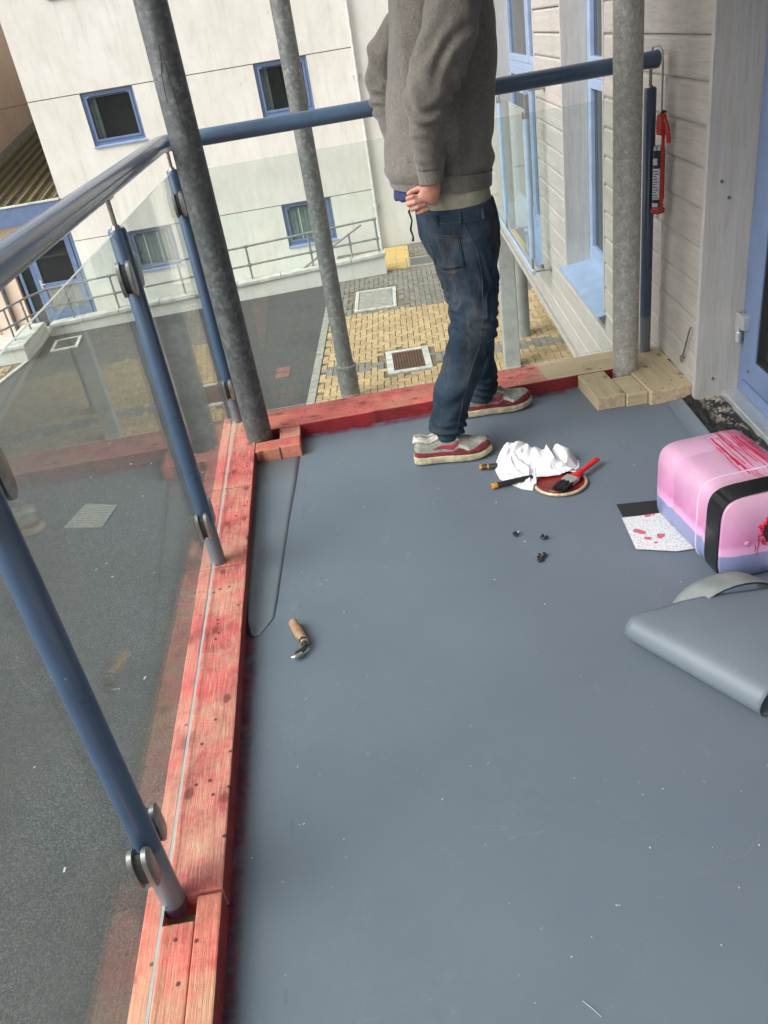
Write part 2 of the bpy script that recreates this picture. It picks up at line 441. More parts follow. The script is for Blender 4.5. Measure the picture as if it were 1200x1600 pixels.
    for i, k in enumerate((0.86, 0.96, 1.03, 1.13)):
        MAT['pave_y%d' % i] = plain('buff_paver', (0.40 * k, 0.292 * k, 0.155 * k), 0.85, var=0.2, scale=22, bump=0.3, bscale=160)
        MAT['pave_g%d' % i] = plain('grey_paver', (0.19 * k, 0.176 * k, 0.146 * k), 0.85, var=0.2, scale=22, bump=0.3, bscale=160)
    MAT['pave_joint'] = plain('sand_joint', (0.17, 0.135, 0.085), 0.95, var=0.3)
    MAT['pave_red'] = plain('red_paver', (0.20, 0.095, 0.075), 0.85, var=0.25, scale=20, bump=0.3)
    MAT['tactile'] = plain('tactile_yellow', (0.60, 0.43, 0.16), 0.8, var=0.15, scale=14, bump=0.2)
    # --- person
    t = NT('grey_brown_fleece')
    n1 = t.noise(5, 5, 0.6)
    n2 = t.noise(260, 3, 0.7)
    c = t.ramp(n1, [(0.3, (0.098, 0.090, 0.078)), (0.7, (0.152, 0.141, 0.124))])
    c = t.mix(t.ramp(n2, [(0.35, 0.0), (0.7, 0.55)]), c, (0.24, 0.22, 0.19))
    c = t.mix(t.ramp(t.noise(95, 4, 0.8), [(0.50, 0.0), (0.66, 0.55)]), c, (0.26, 0.24, 0.21))
    c = t.mix(t.ramp(t.noise(70, 4, 0.8), [(0.54, 0.0), (0.66, 0.32)]), c, (0.06, 0.053, 0.044))
    c = t.mix(t.ramp(t.noise(18, 5, 0.7), [(0.58, 0.0), (0.72, 0.5)]), c, (0.065, 0.056, 0.045))
    t.bump(t.math('ADD', n2, t.math('MULTIPLY', t.noise(60, 4), 1.2)), 0.55, 0.004)
    t.b.inputs['Sheen Weight'].default_value = 0.25
    MAT['fleece'] = t.fin(c, 0.95, spec=0.15)
    t = NT('dark_denim')
    n1 = t.noise(6, 5, 0.65)
    c = t.ramp(n1, [(0.3, (0.009, 0.016, 0.028)), (0.5, (0.020, 0.035, 0.055)), (0.72, (0.050, 0.072, 0.098))])
    c = t.mix(t.ramp(t.noise(14, 6, 0.75, t.co((1, 1, 0.4))), [(0.50, 0.0), (0.70, 0.55)]), c, (0.115, 0.098, 0.076))
    c = t.mix(t.ramp(t.noise(65, 4, 0.8), [(0.68, 0.0), (0.74, 0.55)]), c, (0.26, 0.25, 0.22))
    t.bump(t.math('ADD', t.noise(420, 2), t.math('MULTIPLY', t.noise(40, 5), 1.6)), 0.5, 0.004)
    MAT['denim'] = t.fin(c, 0.9, spec=0.2)
    MAT['denim_dark'] = plain('dark_cord_cloth', (0.012, 0.018, 0.03), 0.9, var=0.3, scale=40, bump=0.3)  # plain dark cloth of the loose cord
    MAT['stitch'] = plain('denim_stitching', (0.045, 0.05, 0.056), 0.9, var=0.5, scale=150)
    MAT['khaki'] = plain('khaki_cloth', (0.30, 0.275, 0.21), 0.95, var=0.2, scale=30, bump=0.4, bscale=300)
    MAT['navy'] = plain('navy_cotton', (0.035, 0.045, 0.14), 0.9, var=0.25, scale=20, bump=0.3, bscale=200)
    t = NT('skin')
    c = t.ramp(t.noise(30, 4), [(0.3, (0.40, 0.175, 0.125)), (0.7, (0.55, 0.275, 0.20))])
    zz = t.sep()
    tat = t.ramp(t.noise(90, 3, 0.6), [(0.55, 0.0), (0.60, 0.5)])
    MAT['skin'] = t.fin(c, 0.5)
    t.b.inputs['Subsurface Weight'].default_value = 0.15
    t.b.inputs['Subsurface Radius'].default_value = (0.01, 0.004, 0.002)
    t.bump(t.noise(220, 3), 0.15, 0.002)
    MAT['hair'] = plain('brown_hair', (0.05, 0.032, 0.02), 0.6, var=0.4, scale=80, bump=0.6, bscale=200)
    MAT['shoe_white'] = plain('dirty_white_leather', (0.52, 0.49, 0.43), 0.7, var=0.35, scale=30, bump=0.3, bscale=90)
    MAT['shoe_grey'] = plain('worn_grey_mesh', (0.30, 0.30, 0.265), 0.85, var=0.35, scale=40, bump=0.6, bscale=400)
    MAT['shoe_red'] = plain('worn_red_suede', (0.20, 0.028, 0.032), 0.85, var=0.4, scale=45, bump=0.4, bscale=200)
    MAT['swoosh'] = plain('red_leather', (0.36, 0.022, 0.045), 0.6, var=0.2, scale=40)
    MAT['sole'] = plain('grubby_cream_sole', (0.42, 0.36, 0.25), 0.8, var=0.4, scale=35, bump=0.35, bscale=80)
    MAT['lace'] = plain('dirty_lace', (0.27, 0.25, 0.205), 0.9, var=0.3, scale=60, bump=0.4, bscale=300)
    # --- small things
    t = NT('translucent_pink_plastic')
    xyz = t.sep()
    wob = t.math('MULTIPLY', t.math('SUBTRACT', t.noise(5, 2), 0.5), 0.03)
    z = t.math('ADD', xyz[2], wob)
    c = t.ramp(t.math('MULTIPLY', z, 3.5), [(0.0, (0.20, 0.23, 0.40)), (0.32, (0.25, 0.27, 0.47)), (0.335, (0.72, 0.40, 0.62)), (0.40, (0.72, 0.36, 0.60)), (0.46, (0.58, 0.20, 0.40)), (0.72, (0.60, 0.30, 0.47)), (0.95, (0.60, 0.35, 0.48))])
    smear = t.ramp(t.noise(4, 4, 0.6), [(0.4, 0.0), (0.68, 0.5)])
    c = t.mix(t.math('MULTIPLY', smear, t.math('GREATER_THAN', z, 0.1)), c, (0.75, 0.42, 0.68))
    stk = t.ramp(t.noise(4.0, 4, 0.6, t.co((11, 0.7, 1), (0, 0, 0.06)), 0.3), [(0.50, 0.0), (0.58, 0.75)])
    zone = t.math('MULTIPLY', t.ramp(t.math('ADD', xyz[0], 0.03), [(0.0, 0.0), (0.03, 1.0)]), t.math('GREATER_THAN', xyz[2], 0.225))
    c = t.mix(t.math('MULTIPLY', stk, zone), c, (0.52, 0.035, 0.13))
    MAT['can'] = t.fin(c, 0.3, spec=0.5)
    t.b.inputs['Subsurface Weight'].default_value = 0.25
    t.b.inputs['Subsurface Radius'].default_value = (0.03, 0.015, 0.02)
    t.b.inputs['Subsurface Scale'].default_value = 0.5
    t.bump(t.noise(14, 3), 0.08, 0.01)
    MAT['can_rib'] = plain('pale_pink_plastic', (0.66, 0.50, 0.62), 0.3, var=0.12)
    t = NT('black_gloss_tape')
    sc1 = t.ramp(t.noise(30, 5, 0.8, t.co((6, 1, 0.4), (0.3, 0, 0))), [(0.62, 0.0), (0.72, 0.35)])
    t.bump(t.noise(9, 3), 0.25, 0.01)
    MAT['tape'] = t.fin(t.mix(sc1, (0.012, 0.012, 0.012), (0.14, 0.14, 0.13)), 0.22)
    MAT['primer'] = plain('wet_red_primer', (0.50, 0.012, 0.045), 0.2, var=0.3, scale=20)
    MAT['cap'] = plain('black_cap_plastic', (0.012, 0.012, 0.013), 0.35)
    MAT['handle_pink'] = plain('pale_handle_plastic', (0.70, 0.60, 0.74), 0.3, var=0.1)
    MAT['rag'] = plain('white_cotton', (0.74, 0.74, 0.77), 0.95, var=0.05, scale=9, bump=0.35, bscale=160, spec=0.1)
    MAT['lid_red'] = plain('red_primer_film', (0.20, 0.012, 0.012), 0.3, var=0.4, scale=25)
    MAT['lid_rim'] = plain('cream_tin_rim', (0.62, 0.50, 0.33), 0.35, 0.3, var=0.35, scale=60)
    MAT['brush_red'] = plain('red_handle_plastic', (0.62, 0.012, 0.018), 0.28, var=0.1)
    MAT['bristle'] = plain('black_bristle', (0.008, 0.008, 0.008), 0.5, var=0.4, scale=200, bump=0.8, bscale=500)
    MAT['ferrule'] = plain('steel_ferrule', (0.55, 0.54, 0.53), 0.3, 0.7)
    MAT['black'] = plain('black_plastic', (0.015, 0.015, 0.016), 0.4)
    MAT['knife_grip'] = plain('olive_black_grip', (0.035, 0.032, 0.02), 0.5)
    MAT['amber'] = plain('amber_plastic', (0.55, 0.24, 0.03), 0.35)
    MAT['tool_wood'] = plain('worn_tool_wood', (0.36, 0.21, 0.115), 0.5, var=0.35, scale=40, bump=0.2)
    MAT['brass'] = plain('worn_brass', (0.52, 0.42, 0.27), 0.35, 0.7, var=0.3, scale=60)
    MAT['dark_steel'] = plain('dark_steel', (0.08, 0.08, 0.075), 0.35, 0.8)
    MAT['bright_steel'] = plain('bright_steel', (0.6, 0.58, 0.5), 0.25, 0.85)
    t = NT('stained_paper')
    c = t.ramp(t.noise(130, 4, 0.8), [(0.38, (0.40, 0.40, 0.41)), (0.5, (0.70, 0.70, 0.71))])
    MAT['paper'] = t.fin(c, 0.85)
    MAT['pink_stain'] = plain('dried_pink_primer', (0.56, 0.12, 0.17), 0.7, var=0.4, scale=60)
    MAT['gun_red'] = plain('red_gun_paint', (0.42, 0.028, 0.016), 0.35, var=0.25, scale=50)
    MAT['gun_dark'] = plain('dark_red_gun', (0.10, 0.008, 0.008), 0.5)
    MAT['label_white'] = plain('label_white', (0.55, 0.58, 0.60), 0.5, var=0.2, scale=120)
    MAT['label_black'] = plain('label_black', (0.02, 0.02, 0.022), 0.4)
    MAT['hinge'] = plain('satin_aluminium', (0.58, 0.60, 0.62), 0.3, 0.6)
    t = NT('torn_bitumen')
    f = t.noise(16, 6, 0.75)
    mk = t.ramp(f, [(0.53, 0.0), (0.57, 1.0)])
    xx = t.sep()
    band = t.ramp(t.math('ADD', t.math('MULTIPLY', t.math('ABSOLUTE', t.math('SUBTRACT', xx[0], 0.05)), 9.0), 0.0), [(0.0, 1.0), (0.55, 0.0)])
    c = t.mix(t.math('MULTIPLY', mk, band), (0.010, 0.010, 0.009), (0.48, 0.42, 0.34))
    t.bump(f, 0.9, 0.02)
    MAT['bitumen'] = t.fin(c, 0.45)
    MAT['mortar'] = plain('white_mortar', (0.62, 0.59, 0.53), 0.9, var=0.2, scale=30, bump=0.6)
    MAT['debris'] = plain('pale_flecks', (0.55, 0.55, 0.53), 0.8)
    MAT['interior'] = plain('dim_interior', (0.10, 0.10, 0.095), 0.9)
build_materials()

# ------------------------------------------------------------------ mesh helpers
class MB:
    def __init__(s):
        s.v, s.f, s.mi = [], [], []
    def add(s, vs, fs, m=0):
        o = len(s.v)
        s.v += [tuple(v) for v in vs]
        s.f += [tuple(i + o for i in f) for f in fs]
        s.mi += [m] * len(fs)
        return s
    def box(s, x0, x1, y0, y1, z0, z1, m=0, M=None):
        vs = [(x, y, z) for z in (z0, z1) for y in (y0, y1) for x in (x0, x1)]
        if M is not None:
            vs = [tuple(M @ Vector(v)) for v in vs]
        return s.add(vs, [(0, 2, 3, 1), (4, 5, 7, 6), (0, 1, 5, 4), (2, 6, 7, 3), (0, 4, 6, 2), (1, 3, 7, 5)], m)
    def ring(s, rings, close=True, cap=True, m=0):
        n = len(rings[0])
        o = len(s.v)
        for r in rings:
            s.v += [tuple(p) for p in r]
        k = len(s.f)
        for i in range(len(rings) - 1):
            for j in range(n if close else n - 1):
                a = o + i * n + j
                b = o + i * n + (j + 1) % n
                s.f.append((a, b, b + n, a + n))
        if cap and close:
            s.f.append(tuple(o + j for j in reversed(range(n))))
            s.f.append(tuple(o + (len(rings) - 1) * n + j for j in range(n)))
        s.mi += [m] * (len(s.f) - k)
        return s
    def tube(s, pts, rad, n=12, cap=True, m=0, ref=None, rb=None):
        pts = [Vector(p) for p in pts]
        if not isinstance(rad, (list, tuple)):
            rad = [rad] * len(pts)
        if rb is None:
            rb = rad
        elif not isinstance(rb, (list, tuple)):
            rb = [rb] * len(pts)
        rings = []
        u = None
        for i, p in enumerate(pts):
            t = (pts[min(i + 1, len(pts) - 1)] - pts[max(i - 1, 0)]).normalized()
            if ref is not None:
                u = Vector(ref)
            elif u is None:
                u = Vector((1, 0, 0)) if abs(t.x) < 0.8 else Vector((0, 1, 0))
            u = (u - t * u.dot(t)).normalized()
            w = t.cross(u)
            rings.append([p + u * (rad[i] * math.cos(2 * PI * j / n)) + w * (rb[i] * math.sin(2 * PI * j / n)) for j in range(n)])
        return s.ring(rings, True, cap, m)
    def prism(s, poly, z0, z1, m=0):
        n = len(poly)
        vs = [(x, y, z0) for x, y in poly] + [(x, y, z1) for x, y in poly]
        fs = [tuple(reversed(range(n))), tuple(range(n, 2 * n))] + [(i, (i + 1) % n, n + (i + 1) % n, n + i) for i in range(n)]
        return s.add(vs, fs, m)
    def extr(s, poly, axis, a, b, m=0):
        """poly of (p, q) extruded along an axis: 'y' -> (x,z), 'x' -> (y,z)"""
        f = {'y': lambda p, q, t: (p, t, q), 'x': lambda p, q, t: (t, p, q)}[axis]
        n = len(poly)
        vs = [f(p, q, a) for p, q in poly] + [f(p, q, b) for p, q in poly]
        fs = [tuple(reversed(range(n))), tuple(range(n, 2 * n))] + [(i, (i + 1) % n, n + (i + 1) % n, n + i) for i in range(n)]
        return s.add(vs, fs, m)
    def mesh(s, name, mats, smooth=False):
        me = bpy.data.meshes.new(name)
        me.from_pydata(s.v, [], s.f)
        for m in (mats if isinstance(mats, (list, tuple)) else [mats]):
            me.materials.append(m)
        me.polygons.foreach_set('material_index', s.mi)
        bm = bmesh.new()
        bm.from_mesh(me)
        bmesh.ops.recalc_face_normals(bm, faces=bm.faces)
        bm.to_mesh(me)
        bm.free()
        if smooth:
            me.polygons.foreach_set('use_smooth', [True] * len(me.polygons))
        me.update()
        return me

def link(name, me, parent=None):
    o = bpy.data.objects.new(name, me)
    COL.objects.link(o)
    if parent is not None:
        o.parent = parent
    return o

def tag(o, label=None, cat=None, group=None, kind=None):
    if label: o['label'] = label
    if cat: o['category'] = cat
    if group: o['group'] = group
    if kind: o['kind'] = kind
    return o

def thing(name, label, cat, loc=(0, 0, 0), rz=0, group=None):
    o = bpy.data.objects.new(name, None)
    o.empty_display_size = 0.1
    COL.objects.link(o)
    o.location = loc
    o.rotation_euler = (0, 0, rz)
    return tag(o, label, cat, group)

def autosmooth(o, ang=40):
    me = o.data
    me.polygons.foreach_set('use_smooth', [True] * len(me.polygons))
    bm = bmesh.new()
    bm.from_mesh(me)
    a = math.radians(ang)
    for e in bm.edges:
        e.smooth = not (len(e.link_faces) == 2 and e.calc_face_angle(0) > a)
    bm.to_mesh(me)
    bm.free()

def part(name, mb, mats, parent, bevel=0.0, seg=2, smooth=False, sub=0, off=None):
    """off: location of the root, when the builder used world coordinates"""
    if off is not None:
        mb.v = [(x - off[0], y - off[1], z - off[2]) for x, y, z in mb.v]
    o = link(name, mb.mesh(name, mats, False), parent)
    if smooth:
        autosmooth(o)
    if bevel:
        md = o.modifiers.new('bevel', 'BEVEL')
        md.width = bevel
        md.segments = seg
        md.limit_method = 'ANGLE'
        md.angle_limit = math.radians(40)
    if sub:
        md = o.modifiers.new('sub', 'SUBSURF')
        md.levels = md.render_levels = sub
    return o

def copy_tree(o, parent=None):
    c = o.copy()
    COL.objects.link(c)
    c.parent = parent
    for ch in list(o.children):
        copy_tree(ch, c)
    return c

ZG = -2.9
# ------------------------------------------------------------------ the setting: ground
mb = MB()
mb.add([(-220, -220, ZG), (220, -220, ZG), (220, 220, ZG), (-220, 220, ZG)], [(0, 1, 2, 3)])
# a pit for the access ramp would cut the sheet: the ramp floor is built as its own slope beside it
ground = link('ground', mb.mesh('ground', MAT['asphalt']))
tag(ground, kind='structure')

# ------------------------------------------------------------------ balcony deck
def left_in(y):            # inner top edge of the left timber
    return -0.4385 - 0.0055 * (y - 0.8)
mb = MB()
# gently uneven membrane sheet
nx, ny = 26, 60
x0, x1, y0, y1 = -0.455, 1.50, -1.6, 3.34
vs = []
for j in range(ny + 1):
    for i in range(nx + 1):
        x = x0 + (x1 - x0) * i / nx
        y = y0 + (y1 - y0) * j / ny
        vs.append((x, y, 0.0009 * noise.noise(Vector((x * 2.3, y * 2.3, 0.4))) * (1 if 0 < i < nx and 0 < j < ny else 0)))
fs = [(j * (nx + 1) + i, j * (nx + 1) + i + 1, (j + 1) * (nx + 1) + i + 1, (j + 1) * (nx + 1) + i) for j in range(ny) for i in range(nx)]
mb.add(vs, fs)
deck = link('deck_floor', mb.mesh('deck_floor', MAT['membrane'], True))
tag(deck, kind='structure')
mb = MB()
mb.box(-0.60, 1.60, -1.6, 3.52, -0.24, -0.012)
o = link('deck_slab', mb.mesh('deck_slab', MAT['concrete']))
tag(o, kind='structure')

# ------------------------------------------------------------------ timber kerbs
ZT = 0.058
kerb = thing('timber_kerb', 'long red primed timber kerb under the glass along the left edge of the deck', 'timber kerb', (-0.52, 0.8, 0))
ko = (-0.52, 0.8, 0)
def plank(mat_top, x0, x1, y0, y1, z0=-0.012, z1=ZT, parent=None, off=None, lab=None, skew=True, bev=0.004, mats=None, n=10, axis='y'):
    """a sawn board: slightly wavy, recut into short spans so that its edges are not ruler straight"""
    mb = MB()
    rings = []
    sd = random.random() * 50
    for i in range(n + 1):
        u = i / n
        w = lambda k: 0.0016 * noise.noise(Vector((u * 5 * max(0.3, (y1 - y0)), sd, k)))
        if axis == 'y':
            y = y0 + (y1 - y0) * u
            sk = -0.0055 * (y - 0.8) if skew else 0
            rings.append([(x0 + sk + w(0), y, z0), (x1 + sk + w(1), y, z0), (x1 + sk + w(1), y, z1 + w(2)), (x0 + sk + w(0), y, z1 + w(3))])
        else:
            x = x0 + (x1 - x0) * u
            rings.append([(x, y0 + w(0), z0), (x, y1 + w(1), z0), (x, y1 + w(1), z1 + w(2)), (x, y0 + w(0), z1 + w(3))])
    mb.ring(rings, True, True)
    if mats:      # second material on the +x face
        k = 0
        for i, f in enumerate(mb.f[:-2]):
            if i % 4 == (1 if axis == 'y' else 3):
                mb.mi[i] = 1
    o = part('plank', mb, mats or mat_top, parent, bevel=bev, off=off)
    if lab: o['label'] = lab
    return o
# outer lane
for a, b, m in ((-1.5, 1.095, 'timber_y2'), (1.101, 2.262, 'timber_y'), (2.268, 2.82, 'timber_y'), (2.826, 3.53, 'timber_y')):
    plank(MAT[m], -0.598, -0.5595, a, b, parent=kerb, off=ko)
# inner lane
plank(MAT['timber_y2'], -0.5575, -0.4913, -1.5, 1.0, parent=kerb, off=ko, lab='pale part primed plank beside the nearest post')
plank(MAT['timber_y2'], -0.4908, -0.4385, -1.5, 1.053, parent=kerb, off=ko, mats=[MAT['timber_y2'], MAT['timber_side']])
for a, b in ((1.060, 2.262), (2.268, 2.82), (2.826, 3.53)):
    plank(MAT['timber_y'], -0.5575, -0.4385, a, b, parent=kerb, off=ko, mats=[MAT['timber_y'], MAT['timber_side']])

kf = thing('timber_kerb', 'red primed timber kerb across the far end of the deck with bare right end', 'timber kerb', (0.4, 3.43, 0))
fo = (0.4, 3.43, 0)
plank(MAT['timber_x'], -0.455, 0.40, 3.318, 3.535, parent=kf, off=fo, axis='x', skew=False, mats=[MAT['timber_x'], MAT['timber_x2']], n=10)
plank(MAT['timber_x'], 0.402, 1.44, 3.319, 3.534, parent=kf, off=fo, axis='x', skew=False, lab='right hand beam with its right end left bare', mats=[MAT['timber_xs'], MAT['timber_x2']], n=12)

bx = thing('timber_boxing', 'red primed timber blocks boxed round the foot of the dark left column', 'timber boxing', (-0.35, 3.2, 0))
bo = (-0.35, 3.2, 0)
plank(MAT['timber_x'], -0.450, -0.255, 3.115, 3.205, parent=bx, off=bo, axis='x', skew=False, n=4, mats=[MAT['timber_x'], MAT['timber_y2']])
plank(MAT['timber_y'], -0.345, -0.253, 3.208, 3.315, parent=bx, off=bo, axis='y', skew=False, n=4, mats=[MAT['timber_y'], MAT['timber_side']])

br = thing('timber_boxing', 'bare pine blocks boxed round the foot of the pale right column', 'timber boxing', (1.2, 3.15, 0))
ro = (1.2, 3.15, 0)
def block(x0, x1, y0, y1, z1=ZT):
    mb = MB()
    mb.box(x0, x1, y0, y1, -0.01, z1)
    mb.mi = [1 if i in (2, 3) else 0 for i in range(6)]
    return part('plank', mb, [MAT['timber_bare_y'], MAT['endgrain']], br, bevel=0.004, off=ro)
block(1.013, 1.133, 3.043, 3.315, ZT - 0.001)
mb = MB().box(1.136, 1.225, 3.03, 3.225, -0.01, ZT - 0.004)
part('plank', mb, MAT['timber_bare'], br, bevel=0.004, off=ro)
block(1.228, 1.425, 3.005, 3.46, ZT + 0.002)

# ------------------------------------------------------------------ columns
def column(name, label, x, y, r, z0, z1, mat, collar=None):
    t = thing(name, label, 'column', (x, y, z0))
    mb = MB().tube([(0, 0, 0), (0, 0, (z1 - z0) * 0.5), (0, 0, z1 - z0)], r, 40)
    part('shaft', mb, mat, t, smooth=True)
    if collar:
        mb = MB().tube([(0, 0, 0), (0, 0, collar - 0.06), (0, 0, collar - 0.05), (0, 0, collar - 0.01), (0, 0, collar)], [r * 1.22, r * 1.22, r * 1.3, r * 1.3, r * 1.04], 40)
        part('collar', mb, mat, t, smooth=True)
    return t
cl = column('steel_column', 'dark mottled galvanised column rising from the red corner blocks', -0.434, 3.262, 0.0565, 0.0, 2.66, MAT['galv_dark'])
cr = column('steel_column', 'pale galvanised column boxed in by bare pine blocks', 1.222, 3.287, 0.0545, 0.0, 2.66, MAT['galv_light'])
# scratched lettering on the dark column
def scratch_on(col, pts_az_z, r):
    mb = MB()
    for line in pts_az_z:
        mb.tube([(r * math.cos(a), r * math.sin(a), z) for a, z in line], 0.0007, 5)
    o = part('scratch', mb, MAT['clamp'], col)
    return o
cs = column('steel_column', 'slim tall galvanised column with a wide foot collar standing on the buff pavers', -0.018, 10.62, 0.112, ZG, 5.2, MAT['galv_slim'], collar=0.55)

# ------------------------------------------------------------------ glass balustrade
RAILZ = 1.257
RX_ = -0.548
bal = thing('glass_balustrade', 'blue handrail on slim posts with glass panes along the left of the deck', 'balustrade', (RX_, 1.0, ZT))
bofs = (RX_, 1.0, ZT)
mb = MB()
pts = [(RX_, y, RAILZ + 0.004 - 0.002 * y) for y in (-1.2, 0, 1, 2, 3, 3.36)]
pts += [(RX_ + 0.012, 3.425, RAILZ - 0.004), (RX_ + 0.035, 3.452, RAILZ - 0.005)]
mb.tube(pts, 0.0305, 28, ref=(0, 0, 1))
part('handrail', mb, MAT['rail_blue'], bal, smooth=True, off=bofs)

def clamp_mb(px, y, z, d):
    """pair of oval plates gripping the glass edge; d = -1 towards the viewer, 1 away"""
    mb = MB()
    for sx in (-1, 1):
        c = Vector((px + sx * 0.0135, y + d * 0.030, z))
        rings = []
        for k, (dx, s) in enumerate(((-0.006, 0.86), (-0.0045, 1.0), (0.0045, 1.0), (0.006, 0.86))):
            ring = []
            for j in range(20):
                a = 2 * PI * j / 20
                ey = 0.021 * math.cos(a) * s
                ez = (0.021 * math.sin(a) + 0.027 * (1 if math.sin(a) > 0 else -1) * (abs(math.sin(a)) ** 0.25)) * s
                ring.append(c + Vector((dx, ey, ez)))
            rings.append(ring)
        mb.ring(rings, True, True)
    mb.box(px - 0.009, px + 0.009, min(y, y + d * 0.028), max(y, y + d * 0.028), z - 0.012, z + 0.012)
    return mb
def gasket_mb(px, y, z, d):
    mb = MB()
    c = Vector((px, y + d * 0.031, z))
    rings = []
    for dx in (-0.0072, 0.0072):
        rings.append([c + Vector((dx, 0.017 * math.cos(2 * PI * j / 16), 0.040 * math.sin(2 * PI * j / 16))) for j in range(16)])
    return mb.ring(rings, True, True)
def make_post(parent, px, y, off, base=0.0, sides=(-1, 1), rod_top=RAILZ - 0.026, ztop=1.148):
    mb = MB().tube([(px, y, base), (px, y, ztop), (px, y, ztop + 0.006)], [0.0245, 0.0245, 0.021], 28)
    p = part('post', mb, MAT['post_blue'], parent, smooth=True, off=off)
    mb = MB().tube([(px, y, ztop), (px, y, rod_top)], 0.0065, 14)
    mb.tube([(px, y, ztop + 0.006), (px, y, ztop + 0.014)], [0.013, 0.010], 14)
    mb.box(px - 0.012, px + 0.012, y - 0.03, y + 0.03, rod_top - 0.004, rod_top + 0.002)
    part('saddle_rod', mb, MAT['stainless'], p, smooth=True, off=off)
    for z in (0.232, 1.03):
        for d in sides:
            c = part('clamp', clamp_mb(px, y + d * 0.02, z, d), MAT['clamp'], p, smooth=True, off=off)
            # the black rubber shows between the plates
            mbg = gasket_mb(px, y + d * 0.02, z, d)
            mbg.v = [(a - off[0], b - off[1], e - off[2]) for a, b, e in mbg.v]
            c.data.materials.append(MAT['gasket'])
            me = mbg.mesh('gasket', MAT['gasket'])
            bm = bmesh.new(); bm.from_mesh(c.data); n0 = len(bm.faces); bm.from_mesh(me); bm.faces.ensure_lookup_table()
            for f in bm.faces[n0:]: f.material_index = 1
            bm.to_mesh(c.data); bm.free()
    mb = MB().tube([(px, y, base + 0.0), (px, y, base + 0.028)], 0.0252, 24, cap=False)
    part('stained_foot', mb, MAT['primer_band'], p, smooth=True, off=off)
    return p
MAT['primer_band'] = plain('purple_primer_band', (0.10, 0.035, 0.09), 0.5, var=0.6, scale=40)
PY = (1.055, 2.296, 3.482)
for y in PY:
    make_post(bal, -0.543, y, bofs, base=ZT - 0.03)
def pane(parent, off, p0, p1, z0, z1, th=0.006, name='glass_pane'):
    p0 = Vector((p0[0], p0[1], 0)); p1 = Vector((p1[0], p1[1], 0))
    d = (p1 - p0).normalized(); n = Vector((-d.y, d.x, 0)) * th / 2
    c = [p0 - n, p1 - n, p1 + n, p0 + n]
    vs = [(q.x, q.y, z) for z in (z0, z1) for q in c]
    mb = MB().add(vs, [(0, 3, 2, 1), (4, 5, 6, 7), (0, 1, 5, 4), (1, 2, 6, 5), (2, 3, 7, 6), (3, 0, 4, 7)])
    mb.mi = [1, 1, 0, 0, 0, 0]
    return part(name, mb, [MAT['glass'], MAT['glass_edge']], parent, off=off)
GZ0, GZ1 = ZT + 0.012, 1.142
for a, b in ((-1.1, PY[0] - 0.015), (PY[0] + 0.015, PY[1] - 0.015), (PY[1] + 0.015, PY[2] - 0.015)):
    pane(bal, bofs, (-0.5555, a), (-0.5555, b), GZ0, GZ1)

FY = 3.455
bal2 = thing('glass_balustrade', 'blue handrail and glass pane across the far end of the deck', 'balustrade', (0.4, FY, ZT))
b2o = (0.4, FY, ZT)
mb = MB().tube([(RX_ + 0.036, FY, RAILZ - 0.006), (0.2, FY, RAILZ - 0.007), (1.395, FY - 0.01, RAILZ - 0.006)], 0.0305, 28, ref=(0, 0, 1))
mb.tube([(1.393, FY - 0.01, RAILZ - 0.006), (1.399, FY - 0.01, RAILZ - 0.006), (1.403, FY - 0.01, RAILZ - 0.006)], [0.0325, 0.0325, 0.028], 28, ref=(0, 0, 1))
part('handrail', mb, MAT['rail_blue2'] if 'rail_blue2' in MAT else MAT['post_blue'], bal2, smooth=True, off=b2o)
make_post(bal2, 1.375, FY, b2o, base=ZT - 0.04, sides=(), rod_top=RAILZ - 0.034)
pane(bal2, b2o, (-0.47, FY), (1.34, FY), GZ0 + 0.025, 1.139)

# ------------------------------------------------------------------ the clad building beside the balcony
TH = math.atan(0.1)
BO = Vector((1.405, 2.99, 0))
house = thing('clad_house', 'timber clad house wall with blue windows and door along the right of the deck', 'building', BO, -TH)
PITCH = 0.142
ZJ = 1.327
ZB = -0.70
ZTOP = 2.62
def board(y0, y1, z0, z1):
    h = z1 - z0
    sl_ = 0.010
    mb = MB().extr([(0.030, z0 + 0.001), (0.0, z0 + 0.001), (-0.003 + random.uniform(-.001, .001), z0 + 0.010), (0.0, z1 - 0.018), (0.011, z1 - 0.005), (0.011, z1 - 0.003), (0.030, z1 - 0.003)], 'y', y0, y1)
    return part('board', mb, MAT['clad'], house)
rows = []
z = ZJ
while z > ZB + 0.05: z -= PITCH
z0_ = z
while z < ZTOP:
    rows.append((max(z, ZB), min(z + PITCH, ZTOP)))
    z += PITCH
WIN = (1.55, 2.69, -0.12, 2.30)      # window: y0, y1, z0, z1
FRN = (3.72, 6.32, -0.36, 2.30)      # french window
for a, b in rows:
    # panel between door recess and window
    segs = [(0.002, 9.4)]
    for (w0, w1, wz0, wz1) in (WIN, FRN):
        if b > wz0 + 0.02 and a < wz1 - 0.02:
            ns = []
            for s0, s1 in segs:
                if w0 > s0 and w1 < s1:
                    ns += [(s0, w0), (w1, s1)]
                else:
                    ns.append((s0, s1))
            segs = ns
    for s0, s1 in segs:
        board(s0, s1, a, b)
# wall core behind the boards, with openings left free
mb = MB()
def core(y0, y1, z0, z1):
    mb.box(0.034, 0.34, y0, y1, z0, z1)
core(0.03, WIN[0] - 0.03, ZB, ZTOP); core(WIN[1] + 0.03, FRN[0] - 0.03, ZB, ZTOP); core(FRN[1] + 0.03, 9.4, ZB, ZTOP)
for w in (WIN, FRN):
    core(w[0] - 0.03, w[1] + 0.03, ZB, w[2] - 0.04); core(w[0] - 0.03, w[1] + 0.03, w[3] + 0.04, ZTOP)
part('wall', mb, MAT['interior'], house)
